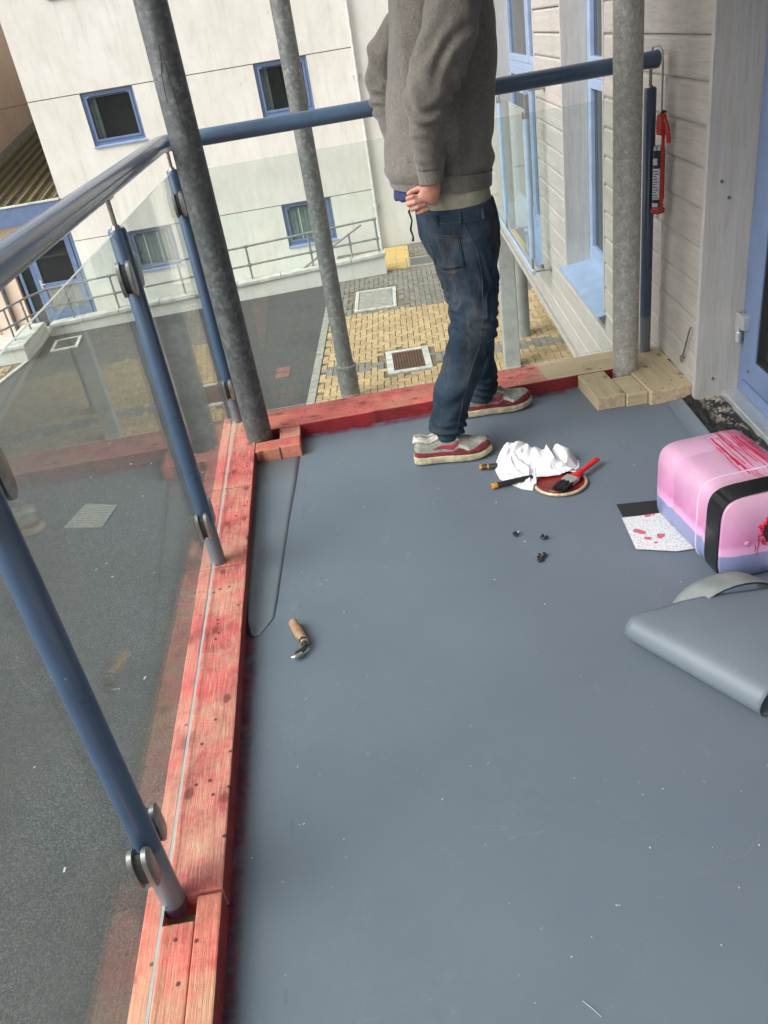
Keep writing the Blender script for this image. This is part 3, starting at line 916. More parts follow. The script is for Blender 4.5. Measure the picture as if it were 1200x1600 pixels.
# soffit under the overhang, and the wall towards the viewer beyond the door (outside the frame)
mb = MB().box(0.002, 5.0, 0.0, 9.4, ZB - 0.05, ZB - 0.003)
part('soffit', mb, MAT['clad'], house)
mb = MB().box(0.0, 0.34, -6.0, -2.4, -0.1, ZTOP)
part('wall', mb, MAT['trimwood'], house)
mb = MB().box(0.16, 0.34, -2.4, 0.0, 2.12, ZTOP)
part('wall', mb, MAT['trimwood'], house)
# trims (reveal linings facing the viewer)
def trim(y0, y1, x0, x1, z0, z1, nm='trim_board'):
    mb = MB().box(x0, x1, y0, y1, z0, z1)
    return part(nm, mb, MAT['trimwood'], house, bevel=0.003)
trim(-0.030, -0.001, -0.010, 0.168, -0.004, 2.12)
# screws on the trim
for x, zz in ((0.062, 0.095), (0.075, 0.80), (0.045, 0.86)):
    mb = MB().tube([(x, -0.0305, zz), (x, -0.0335, zz)], 0.006, 12)
    part('screw', mb, MAT['iron'], house)
def opening_trim(w):
    trim(w[1] - 0.020, w[1] - 0.001, -0.006, 0.16, w[2] + 0.004, w[3], 'trim_board')
    trim(w[0] + 0.001, w[0] + 0.020, -0.006, 0.16, w[2] + 0.004, w[3], 'trim_board')
    mb = MB().box(-0.004, 0.16, w[0] + 0.021, w[1] - 0.021, w[3] - 0.02, w[3] + 0.001)
    part('trim_board', mb, MAT['trimwood'], house)
opening_trim(WIN); opening_trim(FRN)
def frame_rect(mb, y0, y1, z0, z1, w, x0, x1, wb=None):
    wb = wb or w
    mb.box(x0, x1, y0, y0 + w, z0, z1)
    mb.box(x0, x1, y1 - w, y1, z0, z1)
    mb.box(x0, x1, y0 + w, y1 - w, z0, z0 + wb)
    mb.box(x0, x1, y0 + w, y1 - w, z1 - w, z1)
def window_unit(w, name, sashes, transom, sill=True):
    y0, y1, z0, z1 = w[0] + 0.021, w[1] - 0.021, w[2] + 0.02, w[3] - 0.021
    mb = MB()
    frame_rect(mb, y0, y1, z0, z1, 0.055, 0.158, 0.22, 0.07)
    root = part(name, mb, MAT['frame_light'], house, bevel=0.004)
    for a, b in sashes:
        for (q0, q1) in ((z0 + 0.072, transom - 0.03), (transom + 0.03, z1 - 0.057)):
            mb = MB()
            frame_rect(mb, a, b, q0, q1, 0.06, 0.150, 0.205)
            part('sash', mb, MAT['frame_light'], root, bevel=0.005)
            mb = MB().box(0.176, 0.184, a + 0.058, b - 0.058, q0 + 0.058, q1 - 0.058)
            part('pane', mb, MAT['pane'], root)
            mb = MB()
            n = 26
            ring = []
            for i in range(n + 1):
                yy = a + 0.06 + (b - a - 0.12) * i / n
                ring.append((0.25 + 0.012 * math.sin(i * 1.9), yy))
            vs = [(p, q, q0) for p, q in ring] + [(p, q, q1) for p, q in ring]
            mb.add(vs, [(i, i + 1, n + 2 + i, n + 1 + i) for i in range(n)])
    mb = MB().box(0.152, 0.214, y0 + 0.056, y1 - 0.056, transom - 0.029, transom + 0.029)
    part('transom', mb, MAT['frame_light'], root, bevel=0.003)
    if sill:
        mb = MB().extr([(-0.050, w[2] - 0.028), (-0.050, w[2] + 0.002), (-0.012, w[2] + 0.008), (0.158, w[2] + 0.032), (0.158, w[2] + 0.016), (-0.046, w[2] - 0.004)], 'y', w[0] - 0.03, w[1] + 0.0005)
        part('sill', mb, MAT['frame_light'], root)
    return root
window_unit(WIN, 'window', [(1.63, 2.10), (2.11, 2.61)], 1.09)
window_unit(FRN, 'french_window', [(3.80, 4.98), (5.02, 6.24)], 1.03)
# glazed door
DY0, DY1 = -1.15, -0.034
mb = MB()
frame_rect(mb, DY0 - 0.05, -0.032, 0.042, 2.12, 0.045, 0.162, 0.235, 0.05)
door_frame = part('door_frame', mb, MAT['frame_blue'], house, bevel=0.003)
mb = MB()
frame_rect(mb, DY0, -0.085, 0.112, 2.06, 0.118, 0.150, 0.215, 0.10)
door = part('door', mb, MAT['frame_blue'], house, bevel=0.004)
mb = MB().box(0.175, 0.19, DY0 + 0.115, -0.20, 0.208, 1.95)
part('pane', mb, MAT['pane'], door)
mb = MB()
frame_rect(mb, DY0 + 0.112, -0.198, 0.206, 1.952, 0.014, 0.157, 0.200, 0.014)
part('glazing_bead', mb, MAT['gasket'], door)
mb = MB()
mb.tube([(0.140, -0.058, 0.298), (0.140, -0.058, 0.372)], 0.0155, 18)
mb.box(0.128, 0.152, -0.128, -0.060, 0.318, 0.372)
mb.tube([(0.141, -0.058, 0.250), (0.141, -0.058, 0.296)], 0.0135, 18)
part('hinge', mb, MAT['hinge'], door, bevel=0.003)
mb = MB().box(0.149, 0.1515, -0.165, -0.145, 0.160, 0.164)
part('drain_slot', mb, MAT['dark_void'], door)
mb = MB().box(0.10, 0.24, DY0 - 0.05, -0.031, 0.006, 0.040)
part('threshold', mb, MAT['hinge'], house, bevel=0.004)
# torn bitumen and mortar under the door
mb = MB()
nx, ny = 16, 70
vs = []
for j in range(ny + 1):
    for i in range(nx + 1):
        x = -0.055 + 0.165 * i / nx
        y = -2.3 + 2.33 * j / ny
        h = 0.004 + 0.020 * (0.5 + noise.noise(Vector((x * 30, y * 14, 1)))) * min(1, i / 3) + 0.012 * noise.noise(Vector((x * 80, y * 60, 3)))
        ex = 0.022 * noise.noise(Vector((y * 18, 5, 0))) if i == 0 else 0
        vs.append((x + ex, y, max(0.0015, h) if i else -0.002))
mb.add(vs, [(j * (nx + 1) + i, j * (nx + 1) + i + 1, (j + 1) * (nx + 1) + i + 1, (j + 1) * (nx + 1) + i) for j in range(ny) for i in range(nx)])
bit = part('bitumen_strip', mb, MAT['bitumen'], house, smooth=False)
# crumbs of mortar along the foot of the wall
mb = MB()
for k in range(70):
    y = random.uniform(-0.02, 0.75)
    x = -0.012 + random.gauss(0, 0.004)
    r = random.uniform(0.002, 0.006)
    mb.box(x - r, x + r, y - r * 2, y + r * 2, 0, r * 1.4)
o = part('mortar_crumb', mb, MAT['mortar'], house)
o['kind'] = 'stuff'
# white line of sealant between rail post and boards
mb = MB().tube([(-0.002, 0.50, zz) for zz in (0.06, 0.4, 0.9, 1.18)], 0.004, 8)
part('sealant_bead', mb, MAT['label_white'], house)
# storey above: slab edge carried by the columns
mb = MB().box(-2.05, 0.34, -6.0, 0.55, 2.665, 2.86)
part('upper_balcony', mb, MAT['render'], house)
mb = MB().box(0.004, 0.34, 0.555, 9.4, 2.625, 5.2)
part('wall', mb, MAT['clad'], house)

# hook and eye on the cladding
hk = thing('cabin_hook', 'small grey metal cabin hook hanging on the cladding above the bare pine block', 'hook', (1.41, 3.07, 0.13))
def W2(X, Y, Z):
    c, s = math.cos(TH), math.sin(TH)
    return (BO.x + c * X + s * Y, BO.y - s * X + c * Y, Z)
ho = (1.41, 3.07, 0.13)
mb = MB().tube([W2(-0.012, 0.046, 0.298), W2(-0.018, 0.040, 0.290), W2(-0.018, 0.05, 0.272), W2(-0.014, 0.10, 0.19), W2(-0.012, 0.13, 0.140)], 0.0035, 8)
part('hook', mb, MAT['iron'], hk, off=ho, smooth=True)
mb = MB().tube([W2(-0.016 + 0.0 * a, 0.13 + 0.011 * math.cos(a), 0.133 + 0.013 * math.sin(a)) for a in [i * PI / 5 for i in range(11)]], 0.003, 8, cap=False)
mb.tube([W2(0.006, 0.13, 0.137), W2(-0.016, 0.13, 0.137)], 0.003, 8)
part('eye_plate', mb, MAT['iron'], hk, off=ho, smooth=True)

# juliet balcony on the french window
jul = thing('juliet_balcony', 'pale blue juliet railing with glass in front of the french window', 'railing', BO, -TH)
JX = -0.145
JA, JB = 3.27, 6.75
for z, r in ((-0.30, 0.019), (0.985, 0.021)):
    mb = MB().tube([(JX, JA, z), (JX, JB, z)], r, 20)
    part('rail', mb, MAT['juliet_blue'], jul, smooth=True)
    for y, e in ((JA + 0.04, 0.04), (JB - 0.04, -0.04)):
        mb = MB().tube([(JX, y, z), (-0.004, y, z)], 0.007, 10)
        mb.tube([(-0.012, y, z), (0.0, y, z)], 0.021, 16)
        part('bracket', mb, MAT['clamp'], jul, smooth=True)
for y in (JA + 0.06, 4.85, JB - 0.06):
    mb = MB().tube([(JX, y, -0.20), (JX, y, 0.80)], 0.023, 20)
    p = part('post', mb, MAT['juliet_blue'], jul, smooth=True)
    for za, zb_ in ((-0.30, -0.20), (0.80, 0.985)):
        mb = MB().tube([(JX, y, za), (JX, y, zb_)], 0.008, 10)
        part('rod', mb, MAT['clamp'], p, smooth=True)
    if y < 6:
        for z in (-0.08, 0.80):
            mb = clamp_mb(JX, y + 0.02, z, 1)
            part('clamp', mb, MAT['clamp'], p, smooth=True)
pane(jul, None, (JX, JA + 0.07), (JX, 4.84), -0.24, 0.86)
pane(jul, None, (JX, 4.86), (JX, JB - 0.07), -0.24, 0.86)

# pillars under the overhang
t = thing('square_pillar', 'grey square pillar under the corner of the clad house', 'pillar', (2.345, 10.78, ZG), -TH)
mb = MB().box(-0.11, 0.11, -0.11, 0.11, 0, 2.15)
part('shaft', mb, MAT['pillar'], t, bevel=0.012)
t = thing('round_pillar', 'round grey pillar behind the square one under the clad house', 'pillar', (2.78, 11.97, ZG))
mb = MB().tube([(0, 0, 0), (0, 0, 2.15)], 0.14, 28)
part('shaft', mb, MAT['pillar'], t, smooth=True)
part('foot_plate', MB().box(-0.2, 0.2, -0.2, 0.2, 0.0, 0.02), MAT['iron'], t)

# ------------------------------------------------------------------ opposite building
FYB = 19.5
opp = thing('rendered_building', 'tall cream rendered block with blue framed windows across the yard', 'building', (-2.0, FYB, ZG))
oo = (-2.0, FYB, ZG)
XL, XR = -5.62, 9.0
W_ = [(-4.525, -3.405, 0.255, 1.288), (-0.832, 0.306, 0.245, 1.288), (-0.832, 0.312, -2.50, -1.562), (-4.40, -3.372, -2.46, -1.552),
      (-4.57, -3.44, 3.0, 4.03), (-0.84, 0.30, 3.0, 4.03), (3.2, 4.3, 0.25, 1.288), (3.2, 4.3, -2.50, -1.562)]
def wall_panel(x0, x1, z0, z1, y0, y1, mat, parent, off, holes=()):
    xs = sorted({x0, x1} | {h[0] for h in holes} | {h[1] for h in holes})
    zs = sorted({z0, z1} | {h[2] for h in holes} | {h[3] for h in holes})
    xs = [x for x in xs if x0 <= x <= x1]; zs = [z for z in zs if z0 <= z <= z1]
    mb = MB()
    for zi in range(len(zs) - 1):
        run = None
        for xi in range(len(xs) - 1):
            cx, cz = (xs[xi] + xs[xi + 1]) / 2, (zs[zi] + zs[zi + 1]) / 2
            solid = not any(h[0] < cx < h[1] and h[2] < cz < h[3] for h in holes)
            if solid:
                if run is None: run = xs[xi]
            if (not solid or xi == len(xs) - 2) and run is not None:
                mb.box(run, xs[xi + 1] if solid else xs[xi], y0, y1, zs[zi], zs[zi + 1])
                run = None
    return part('wall_panel', mb, mat, parent, off=off)
GAP = 0.009
zb = [-3.75, -1.557, 1.293, 4.15, 7.0]
for i in range(4):
    a, b = zb[i] + (GAP if i else 0), zb[i + 1] - GAP
    hs_ = [h for h in W_ if a < (h[2] + h[3]) / 2 < b]
    hs_ = [(h[0], h[1], max(h[2], a), min(h[3], b)) for h in hs_]
    wall_panel(XL, 1.30, a, b, FYB, FYB + 0.28, MAT['render'] if i else MAT['render_low'], opp, oo, hs_)
for a, b in ((-3.75, 7.0),):
    wall_panel(1.312, XR, a, b, FYB + 0.004, FYB + 0.28, MAT['render'], opp, oo, [h for h in W_ if h[0] > 2])
# backing (visible in the joints) and the return wall on the left
mb = MB()
for i in range(1, 4):
    mb.box(XL + 0.02, 1.28, FYB + 0.02, FYB + 0.2, zb[i] - GAP - 0.001, zb[i] + GAP + 0.001)
part('joint', mb, MAT['groove'], opp, off=oo)
part('wall_panel', MB().box(XL, XL + 0.28, FYB + 0.285, 34, -3.75, 7.0), MAT['render'], opp, off=oo)
part('roof', MB().box(XL - 0.1, XR, FYB - 0.1, 34, 7.0, 7.2), MAT['slate'], opp, off=oo)
def opp_window(h, curtain, parent, off, y=FYB, vent=False):
    x0, x1, z0, z1 = h
    mb = MB()
    w = 0.055
    ya, yb = y + 0.045, y + 0.115
    g = 0.004
    mb.box(x0 + g, x0 + w, ya, yb, z0 + g, z1 - g); mb.box(x1 - w, x1 - g, ya, yb, z0 + g, z1 - g)
    mb.box(x0 + w, x1 - w, ya, yb, z1 - w, z1 - g); mb.box(x0 + w, x1 - w, ya, yb, z0 + g, z0 + 0.075)
    fr = part('window', mb, MAT['frame_blue'], parent, bevel=0.004, off=off)
    mb = MB()
    a0, a1, b0, b1 = x0 + w + 0.006, x1 - w - 0.006, z0 + 0.081, z1 - w - 0.006
    s = 0.05
    mb.box(a0, a0 + s, ya - 0.012, yb - 0.02, b0, b1); mb.box(a1 - s, a1, ya - 0.012, yb - 0.02, b0, b1)
    mb.box(a0 + s, a1 - s, ya - 0.012, yb - 0.02, b1 - s, b1); mb.box(a0 + s, a1 - s, ya - 0.012, yb - 0.02, b0, b0 + s)
    part('sash', mb, MAT['frame_blue'], fr, bevel=0.005, off=off)
    part('pane', MB().box(a0 + s - 0.004, a1 - s + 0.004, ya + 0.02, ya + 0.026, b0 + s - 0.004, b1 - s + 0.004), MAT['glass_window'], fr, off=off)
    mb = MB()
    n = 60
    def cloth(xa, xb, yc, amp, fq):
        vs = []
        m = max(6, int(n * (xb - xa)))
        for i in range(m + 1):
            xx = xa + (xb - xa) * i / m
            yy = yc + amp * math.sin(i * fq) + amp * 0.5 * math.sin(i * fq * 0.37)
            vs += [(xx, yy, b0), (xx, yy, b1)]
        mb.add(vs, [(2 * i, 2 * i + 2, 2 * i + 3, 2 * i + 1) for i in range(m)])
    if curtain:
        cloth(a0, a1, ya + 0.055, 0.007, 1.3)
    else:
        cloth(a0, a0 + 0.20, ya + 0.16, 0.012, 1.4); cloth(a1 - 0.07, a1, ya + 0.16, 0.012, 1.4)
    part('curtain', mb, MAT['net_curtain'], fr, off=off, smooth=True)
    part('room', MB().add([(a0 - 0.03, ya + 0.5, b0 - 0.05), (a1 + 0.03, ya + 0.5, b0 - 0.05), (a1 + 0.03, ya + 0.5, b1 + 0.03), (a0 - 0.03, ya + 0.5, b1 + 0.03), (a0 - 0.03, yb, b0 - 0.05), (a1 + 0.03, yb, b0 - 0.05), (a1 + 0.03, yb, b1 + 0.03), (a0 - 0.03, yb, b1 + 0.03)], [(0, 1, 2, 3), (0, 1, 5, 4), (1, 2, 6, 5), (2, 3, 7, 6), (3, 0, 4, 7)]), MAT['interior'], fr, off=off)
    if vent:
        part('trickle_vent', MB().box(a0 + 0.1, a1 - 0.1, ya - 0.02, ya - 0.013, b1 - 0.04, b1 - 0.015), MAT['gasket'], fr, off=off)
    if curtain:
        mb = MB()
        for k in (0.30, 0.64):
            xx = a0 + (a1 - a0) * k
            mb.box(xx - 0.008, xx + 0.008, ya + 0.012, ya + 0.019, b0 + s, b1 - s)
        part('glazing_bar', mb, MAT['label_white'], fr, off=off)
    mb = MB().extr([(y - 0.035, z0 - 0.030), (y - 0.035, z0 - 0.004), (ya, z0 + 0.016), (ya, z0 - 0.002), (y - 0.031, z0 - 0.012)], 'x', x0 - 0.02, x1 + 0.02)
    part('sill', mb, MAT['frame_light'], fr, off=off)
for i, h in enumerate(W_):
    opp_window(h, i in (2, 3, 7), opp, oo, y=FYB, vent=True)
dp = thing('drainpipe', 'pale grey drainpipe running down the cream block beside the wall joint', 'pipe', (1.31, FYB - 0.06, ZG))
mb = MB().tube([(0, 0, -0.02), (0, 0, 9.8)], 0.038, 16)
part('pipe', mb, MAT['pipe'], dp, smooth=True)
for z in (0.9, 3.6, 5.2, 6.3):
    mb = MB().tube([(0, 0, z), (0, 0, z + 0.13)], 0.050, 16)
    mb.box(-0.09, 0.09, 0.01, 0.055, z + 0.045, z + 0.085)
    part('pipe_bracket', mb, MAT['pipe'], dp, smooth=True)

# ------------------------------------------------------------------ left wing with the lean-to roof
wing = thing('side_wing', 'pink rendered wing with mossy low roof, blue fascia and blue glazed door', 'building', (-7.0, 19.7, ZG))
wo = (-7.0, 19.7, ZG)
part('wall', MB().box(-8.4, -8.10, 19.75, 40, -3.6, 1.172), MAT['render_pink'], wing, off=wo)
part('wall', MB().box(-8.4, -8.10, 19.75, 40, 1.188, 7.0), MAT['render_pink'], wing, off=wo)
part('joint', MB().box(-8.38, -8.12, 19.76, 39.9, 1.170, 1.190), MAT['groove'], wing, off=wo)
def roofz(y): return -0.66 + 0.13 * (y - 19.5)
y0, y1 = 19.52, 38.0
n_r = 9
for k in range(n_r):
    xa = -8.06 + k * 0.272
    mb = MB()
    prof = [(0, 0), (0.08, 0.0), (0.095, 0.075), (0.165, 0.085), (0.180, 0.006), (0.264, 0.004)]
    vs = []
    for yy in (y0 - 0.02 * (k % 2), y1):
        for px, pz in prof:
            vs.append((xa + px, yy, roofz(yy) + pz + (0.012 if k % 3 == 0 else 0)))
        for px, pz in reversed(prof):
            vs.append((xa + px, yy, roofz(yy) + pz - 0.02))
    n = 12
    fs = [tuple(reversed(range(n))), tuple(range(n, 2 * n))] + [(i, (i + 1) % n, n + (i + 1) % n, n + i) for i in range(n)]
    mb.add(vs, fs)
    part('roof_sheet', mb, MAT['roof'], wing, off=wo)
mb = MB()
mb.add([(-8.095, 19.6, roofz(19.6) + 0.02), (-8.095, 38, roofz(38) + 0.02), (-8.095, 38, roofz(38) + 0.25), (-8.095, 19.6, roofz(19.6) + 0.25),
        (-8.02, 19.6, roofz(19.6) + 0.06), (-8.02, 38, roofz(38) + 0.06)], [(0, 1, 2, 3), (3, 2, 5, 4), (0, 4, 5, 1), (0, 3, 4), (1, 5, 2)])
part('flashing', mb, MAT['slate'], wing, off=wo)
part('fascia', MB().box(-8.4, XL - 0.004, 19.42, 19.50, -1.03, -0.635), MAT['fascia_blue'], wing, off=wo, bevel=0.004)
part('fascia_capping', MB().box(-8.4, XL - 0.004, 19.40, 19.53, -0.632, -0.60), MAT['coping'], wing, off=wo)
part('soffit', MB().box(-8.4, XL - 0.004, 19.505, 19.95, -1.06, -1.03), MAT['render_pink'], wing, off=wo)
part('wall', MB().box(-8.10, -7.30, 19.78, 20.0, -3.6, -1.062), MAT['render_pink'], wing, off=wo)
part('wall', MB().box(-7.30, XL - 0.01, 19.78, 20.0, -1.33, -1.062), MAT['render_pink'], wing, off=wo)
mb = MB()
D0, D1, DZ0, DZ1 = -7.20, -5.70, -3.38, -1.40
for a, b in ((D0, D0 + 0.07), (-6.90, -6.83), (D1 - 0.09, D1)):
    mb.box(a, b, 19.80, 19.90, DZ0, DZ1)
mb.box(D0, D1, 19.801, 19.899, DZ1, DZ1 + 0.06)
part('door_frame', mb, MAT['frame_blue'], wing, off=wo, bevel=0.004)
part('pane', MB().box(D0 + 0.07, -6.90, 19.85, 19.86, DZ0, DZ1), MAT['pane'], wing, off=wo)
part('reveal', MB().box(D1 + 0.001, XL - 0.012, 19.80, 19.98, DZ0, DZ1 + 0.06), MAT['dark_void'], wing, off=wo)
mb = MB()
a, b = -6.82, D1 - 0.10
mb.box(a, a + 0.12, 19.78, 19.84, DZ0 + 0.02, DZ1 - 0.01); mb.box(b - 0.12, b, 19.78, 19.84, DZ0 + 0.02, DZ1 - 0.01)
mb.box(a + 0.12, b - 0.12, 19.78, 19.84, DZ1 - 0.13, DZ1 - 0.01); mb.box(a + 0.12, b - 0.12, 19.78, 19.84, DZ0 + 0.02, DZ0 + 0.3)
mb.box(a + 0.12, b - 0.12, 19.78, 19.84, -2.55, -2.42)
door2 = part('door', mb, MAT['frame_blue'], wing, off=wo, bevel=0.004)
part('pane', MB().box(a + 0.118, b - 0.118, 19.81, 19.82, -2.421, DZ1 - 0.128), MAT['pane'], door2, off=wo)
part('pane', MB().box(a + 0.118, b - 0.118, 19.81, 19.82, DZ0 + 0.299, -2.549), MAT['pane_curtain'], door2, off=wo)
mb = MB().tube([(a + 0.06, 19.79, -2.42), (a + 0.06, 19.74, -2.42), (a + 0.16, 19.735, -2.42)], 0.010, 8)
mb.box(a + 0.035, a + 0.085, 19.768, 19.782, -2.52, -2.32)
part('handle', mb, MAT['hinge'], door2, off=wo)
mb = MB().tube([(-7.66, 19.72, -3.5), (-7.66, 19.72, -1.05)], 0.05, 14)
part('drainpipe', mb, MAT['galv_mid'], wing, off=wo, smooth=True)

# ------------------------------------------------------------------ ramp, retaining wall, railing
bpy.data.objects.remove(ground)
mb = MB()
hx0, hx1, hy0, hy1 = -9.5, 1.24, 17.12, 36.0
B = 220
mb.add([(-B, -B, ZG), (B, -B, ZG), (B, 15.45, ZG), (-B, 15.45, ZG)], [(0, 1, 2, 3)])
mb.add([(-B, 15.45, ZG), (hx0, 15.45, ZG), (hx0, B, ZG), (-B, B, ZG)], [(0, 1, 2, 3)])
mb.add([(-6.1, 15.45, ZG), (B, 15.45, ZG), (B, hy0, ZG), (-6.1, hy0, ZG)], [(0, 1, 2, 3)])
mb.add([(hx1, hy0, ZG), (B, hy0, ZG), (B, B, ZG), (hx1, B, ZG)], [(0, 1, 2, 3)])
mb.add([(hx0, hy1, ZG), (hx1, hy1, ZG), (hx1, B, ZG), (hx0, B, ZG)], [(0, 1, 2, 3)])
ground = link('ground', mb.mesh('ground', MAT['asphalt']))
tag(ground, kind='structure')
mb = MB()
mb.add([(1.26, 16.9, ZG - 0.004), (1.26, 19.8, ZG - 0.004), (-3.2, 19.8, -3.42), (-3.2, 16.9, -3.42), (-9.6, 19.9, -3.42), (-9.6, 15.3, -3.42), (-3.2, 15.3, -3.42)],
       [(0, 1, 2, 3), (2, 4, 5, 6)])
rp = link('path', mb.mesh('path', MAT['concrete']))
tag(rp, kind='structure')

rw = thing('retaining_wall', 'low white retaining wall with concrete coping guarding the ramp', 'low wall', (-2.0, 17.0, ZG))
rwo = (-2.0, 17.0, ZG)
def cop(x): return -2.655 + (x + 5.9) * 0.0295          # coping top
def wy(x): return 16.86 + (x + 5.88) * 0.042            # front face
stops = [-5.9, -5.2, -4.45, -3.6, -2.72, -1.95, -1.02, -0.1, 0.48, 1.22]
mb = MB()
xs = [-6.1, -0.22]
def slopebox(mb, xa, xb, ya, yb, za, zb_, ztop_off, th=None, m=0):
    vs = []
    for x in (xa, xb):
        f = wy(x)
        t_ = cop(x) + ztop_off
        b_ = za if th is None else t_ - th
        vs += [(x, f + ya, b_), (x, f + yb, b_), (x, f + yb, t_), (x, f + ya, t_)]
    mb.add(vs, [(0, 1, 2, 3), (7, 6, 5, 4), (0, 4, 5, 1), (1, 5, 6, 2), (2, 6, 7, 3), (3, 7, 4, 0)], m)
slopebox(mb, -5.95, -0.205, 0.0, 0.22, -3.5, 0, -0.072)
part('wall', mb, MAT['render_low'], rw, off=rwo)
mb = MB()
slopebox(mb, -0.195, 1.19, 0.012, 0.22, -3.5, 0, -0.072)
part('wall', mb, MAT['render_low'], rw, off=rwo)
for a, b in zip(stops[:-1], stops[1:]):
    mb = MB()
    slopebox(mb, a + 0.006, b - 0.006, -0.045, 0.265, 0, 0, random.uniform(-.004, .004), th=0.068)
    part('coping_stone', mb, MAT['coping'], rw, bevel=0.008, off=rwo)
mb = MB().box(-6.20, -5.99, 15.36, 16.95, -3.5, -2.63)
part('wall', mb, MAT['render_low'], rw, off=rwo)
mb = MB().box(-9.5, -6.205, 15.36, 15.6, -3.5, -2.632)
part('wall', mb, MAT['render_low'], rw, off=rwo)
part('coping_stone', MB().box(-6.42, -5.96, 15.62, 16.82, -2.628, -2.565), MAT['coping'], rw, bevel=0.008, off=rwo)
part('coping_stone', MB().box(-6.50, -5.95, 15.31, 15.612, -2.628, -2.560), MAT['coping'], rw, bevel=0.008, off=rwo)
for k in range(3):
    part('coping_stone', MB().box(-7.5 - k, -6.512 - k, 15.315, 15.64, -2.63, -2.563), MAT['coping'], rw, bevel=0.008, off=rwo)

rr = thing('ramp_railing', 'grey galvanised tube railing along the top of the low white wall', 'railing', (-2.0, 17.15, -2.5))
rro = (-2.0, 17.15, -2.5)
RY_ = lambda x: wy(x) + 0.12
def rz_top(x): return -1.985 + (x + 6.1) * 0.0285
def rz_mid(x): return -2.335 + (x + 6.1) * 0.0225
tr_ = 0.021
P = lambda x, z: (x, RY_(x), z)
mb = MB().tube([P(1.10, rz_top(1.10)), P(-2, rz_top(-2)), P(-5.75, rz_top(-5.75))] + [(-6.12, 16.55, rz_top(-6.12) - 0.01), (-6.25, 15.5, -1.93), (-6.6, 15.42, -1.97), (-9.0, 15.42, -2.0)], tr_, 12, ref=(0, 0, 1))
part('top_rail', mb, MAT['galv_rail'], rr, smooth=True, off=rro)
mb = MB().tube([P(1.10, rz_mid(1.10)), P(-2, rz_mid(-2)), P(-5.75, rz_mid(-5.75))] + [(-6.12, 16.55, rz_mid(-6.12) - 0.01), (-6.25, 15.5, -2.26), (-6.6, 15.42, -2.29), (-9.0, 15.42, -2.32)], tr_, 12, ref=(0, 0, 1))
part('mid_rail', mb, MAT['galv_rail'], rr, smooth=True, off=rro)
for x in (-5.4, -4.455, -3.05, -1.62, -0.32, 0.515, 1.09):
    top = rz_top(x) if x not in (0.515,) else -1.965
    mb = MB().tube([P(x, cop(x) - 0.01), P(x, top)], tr_, 12)
    mb.tube([P(x, rz_mid(x) - 0.035), P(x, rz_mid(x) + 0.035)], tr_ * 1.35, 12)
    mb.tube([P(x - 0.045, rz_mid(x) ), P(x + 0.045, rz_mid(x))], tr_ * 1.35, 12)
    if x != 0.515:
        mb.tube([P(x - 0.045, rz_top(x)), P(x + 0.045, rz_top(x))], tr_ * 1.35, 12)
    part('upright', mb, MAT['galv_rail'], rr, smooth=True, off=rro)
for (x, y, a, b) in ((-6.12, 16.4, -2.6, -1.99), (-6.24, 15.75, -2.6, -1.94), (-7.0, 15.42, -2.58, -1.98)):
    part('upright', MB().tube([(x, y, a), (x, y, b)], tr_, 12), MAT['galv_rail'], rr, smooth=True, off=rro)
mb = MB().tube([P(-0.61, cop(-0.6)), P(-0.60, -2.53), P(0.80, rz_top(0.8) - 0.06)], tr_, 12)
part('sloping_rail', mb, MAT['galv_rail'], rr, smooth=True, off=rro)

# ------------------------------------------------------------------ pavers
pav = thing('paved_area', 'buff and grey block paving beside the asphalt', 'paving', (-0.60, 11.1, ZG), -TH)
del pav['category'], pav['label']
bpy.data.objects.remove(pav)
mb = MB().add([(0.0, -2.6, 0), (5.6, -2.6, 0), (5.6, 8.6, 0), (0.0, 8.6, 0)], [(0, 1, 2, 3)])
pav = link('paved_area', mb.mesh('paved_area', MAT['pave_joint']))
pav.location = (-0.60, 11.1, ZG + 0.006)
pav.rotation_euler = (0, 0, -TH)
tag(pav, kind='structure')
cT, sT = math.cos(TH), math.sin(TH)
def pw(X, Y): return (-0.60 + cT * X + sT * Y, 11.1 - sT * X + cT * Y)
U = 0.1
def block_mb(w, h, top):
    mb = MB()
    g = 0.0045
    b = 0.006
    x0, x1, y0, y1 = g, w - g, g, h - g
    vs = [(x0, y0, 0), (x1, y0, 0), (x1, y1, 0), (x0, y1, 0), (x0, y0, top - b), (x1, y0, top - b), (x1, y1, top - b), (x0, y1, top - b),
          (x0 + b, y0 + b, top), (x1 - b, y0 + b, top), (x1 - b, y1 - b, top), (x0 + b, y1 - b, top)]
    fs = [(i, (i + 1) % 4, 4 + (i + 1) % 4, 4 + i) for i in range(4)] + [(4 + i, 4 + (i + 1) % 4, 8 + (i + 1) % 4, 8 + i) for i in range(4)] + [(8, 9, 10, 11)]
    return vs, fs
blocks = []
holes = [(0.60, 1.32, 11.27, 12.33), (0.33, 1.22, 14.66, 16.1), (1.62, 2.53, 17.2, 18.1), (1.22, 1.82, 17.3, 19.42)]
for i in range(0, 52):
    for j in range(-24, 84):
        d = (i - j) % 4
        if d == 0: w, h = 2, 1
        elif d == 3: w, h = 1, 2
        else: continue
        X, Y = 0.10 + i * U, j * U
        cx, cy = pw(X + w * U / 2, Y + h * U / 2)
        if cy > 19.45 or (cx < 1.32 and cy > 16.98) or cx > 4.6: continue
        if any(a - 0.05 < cx < b + 0.05 and c - 0.05 < cy < e + 0.05 for a, b, c, e in holes): continue
        Yc = Y + h * U / 2
        grey = (0.62 < Yc < 0.98) or Yc > 3.52
        if Yc > 3.52 and random.random() < 0.06: grey = True
        blocks.append((X, Y, w, h, grey, cx, cy))
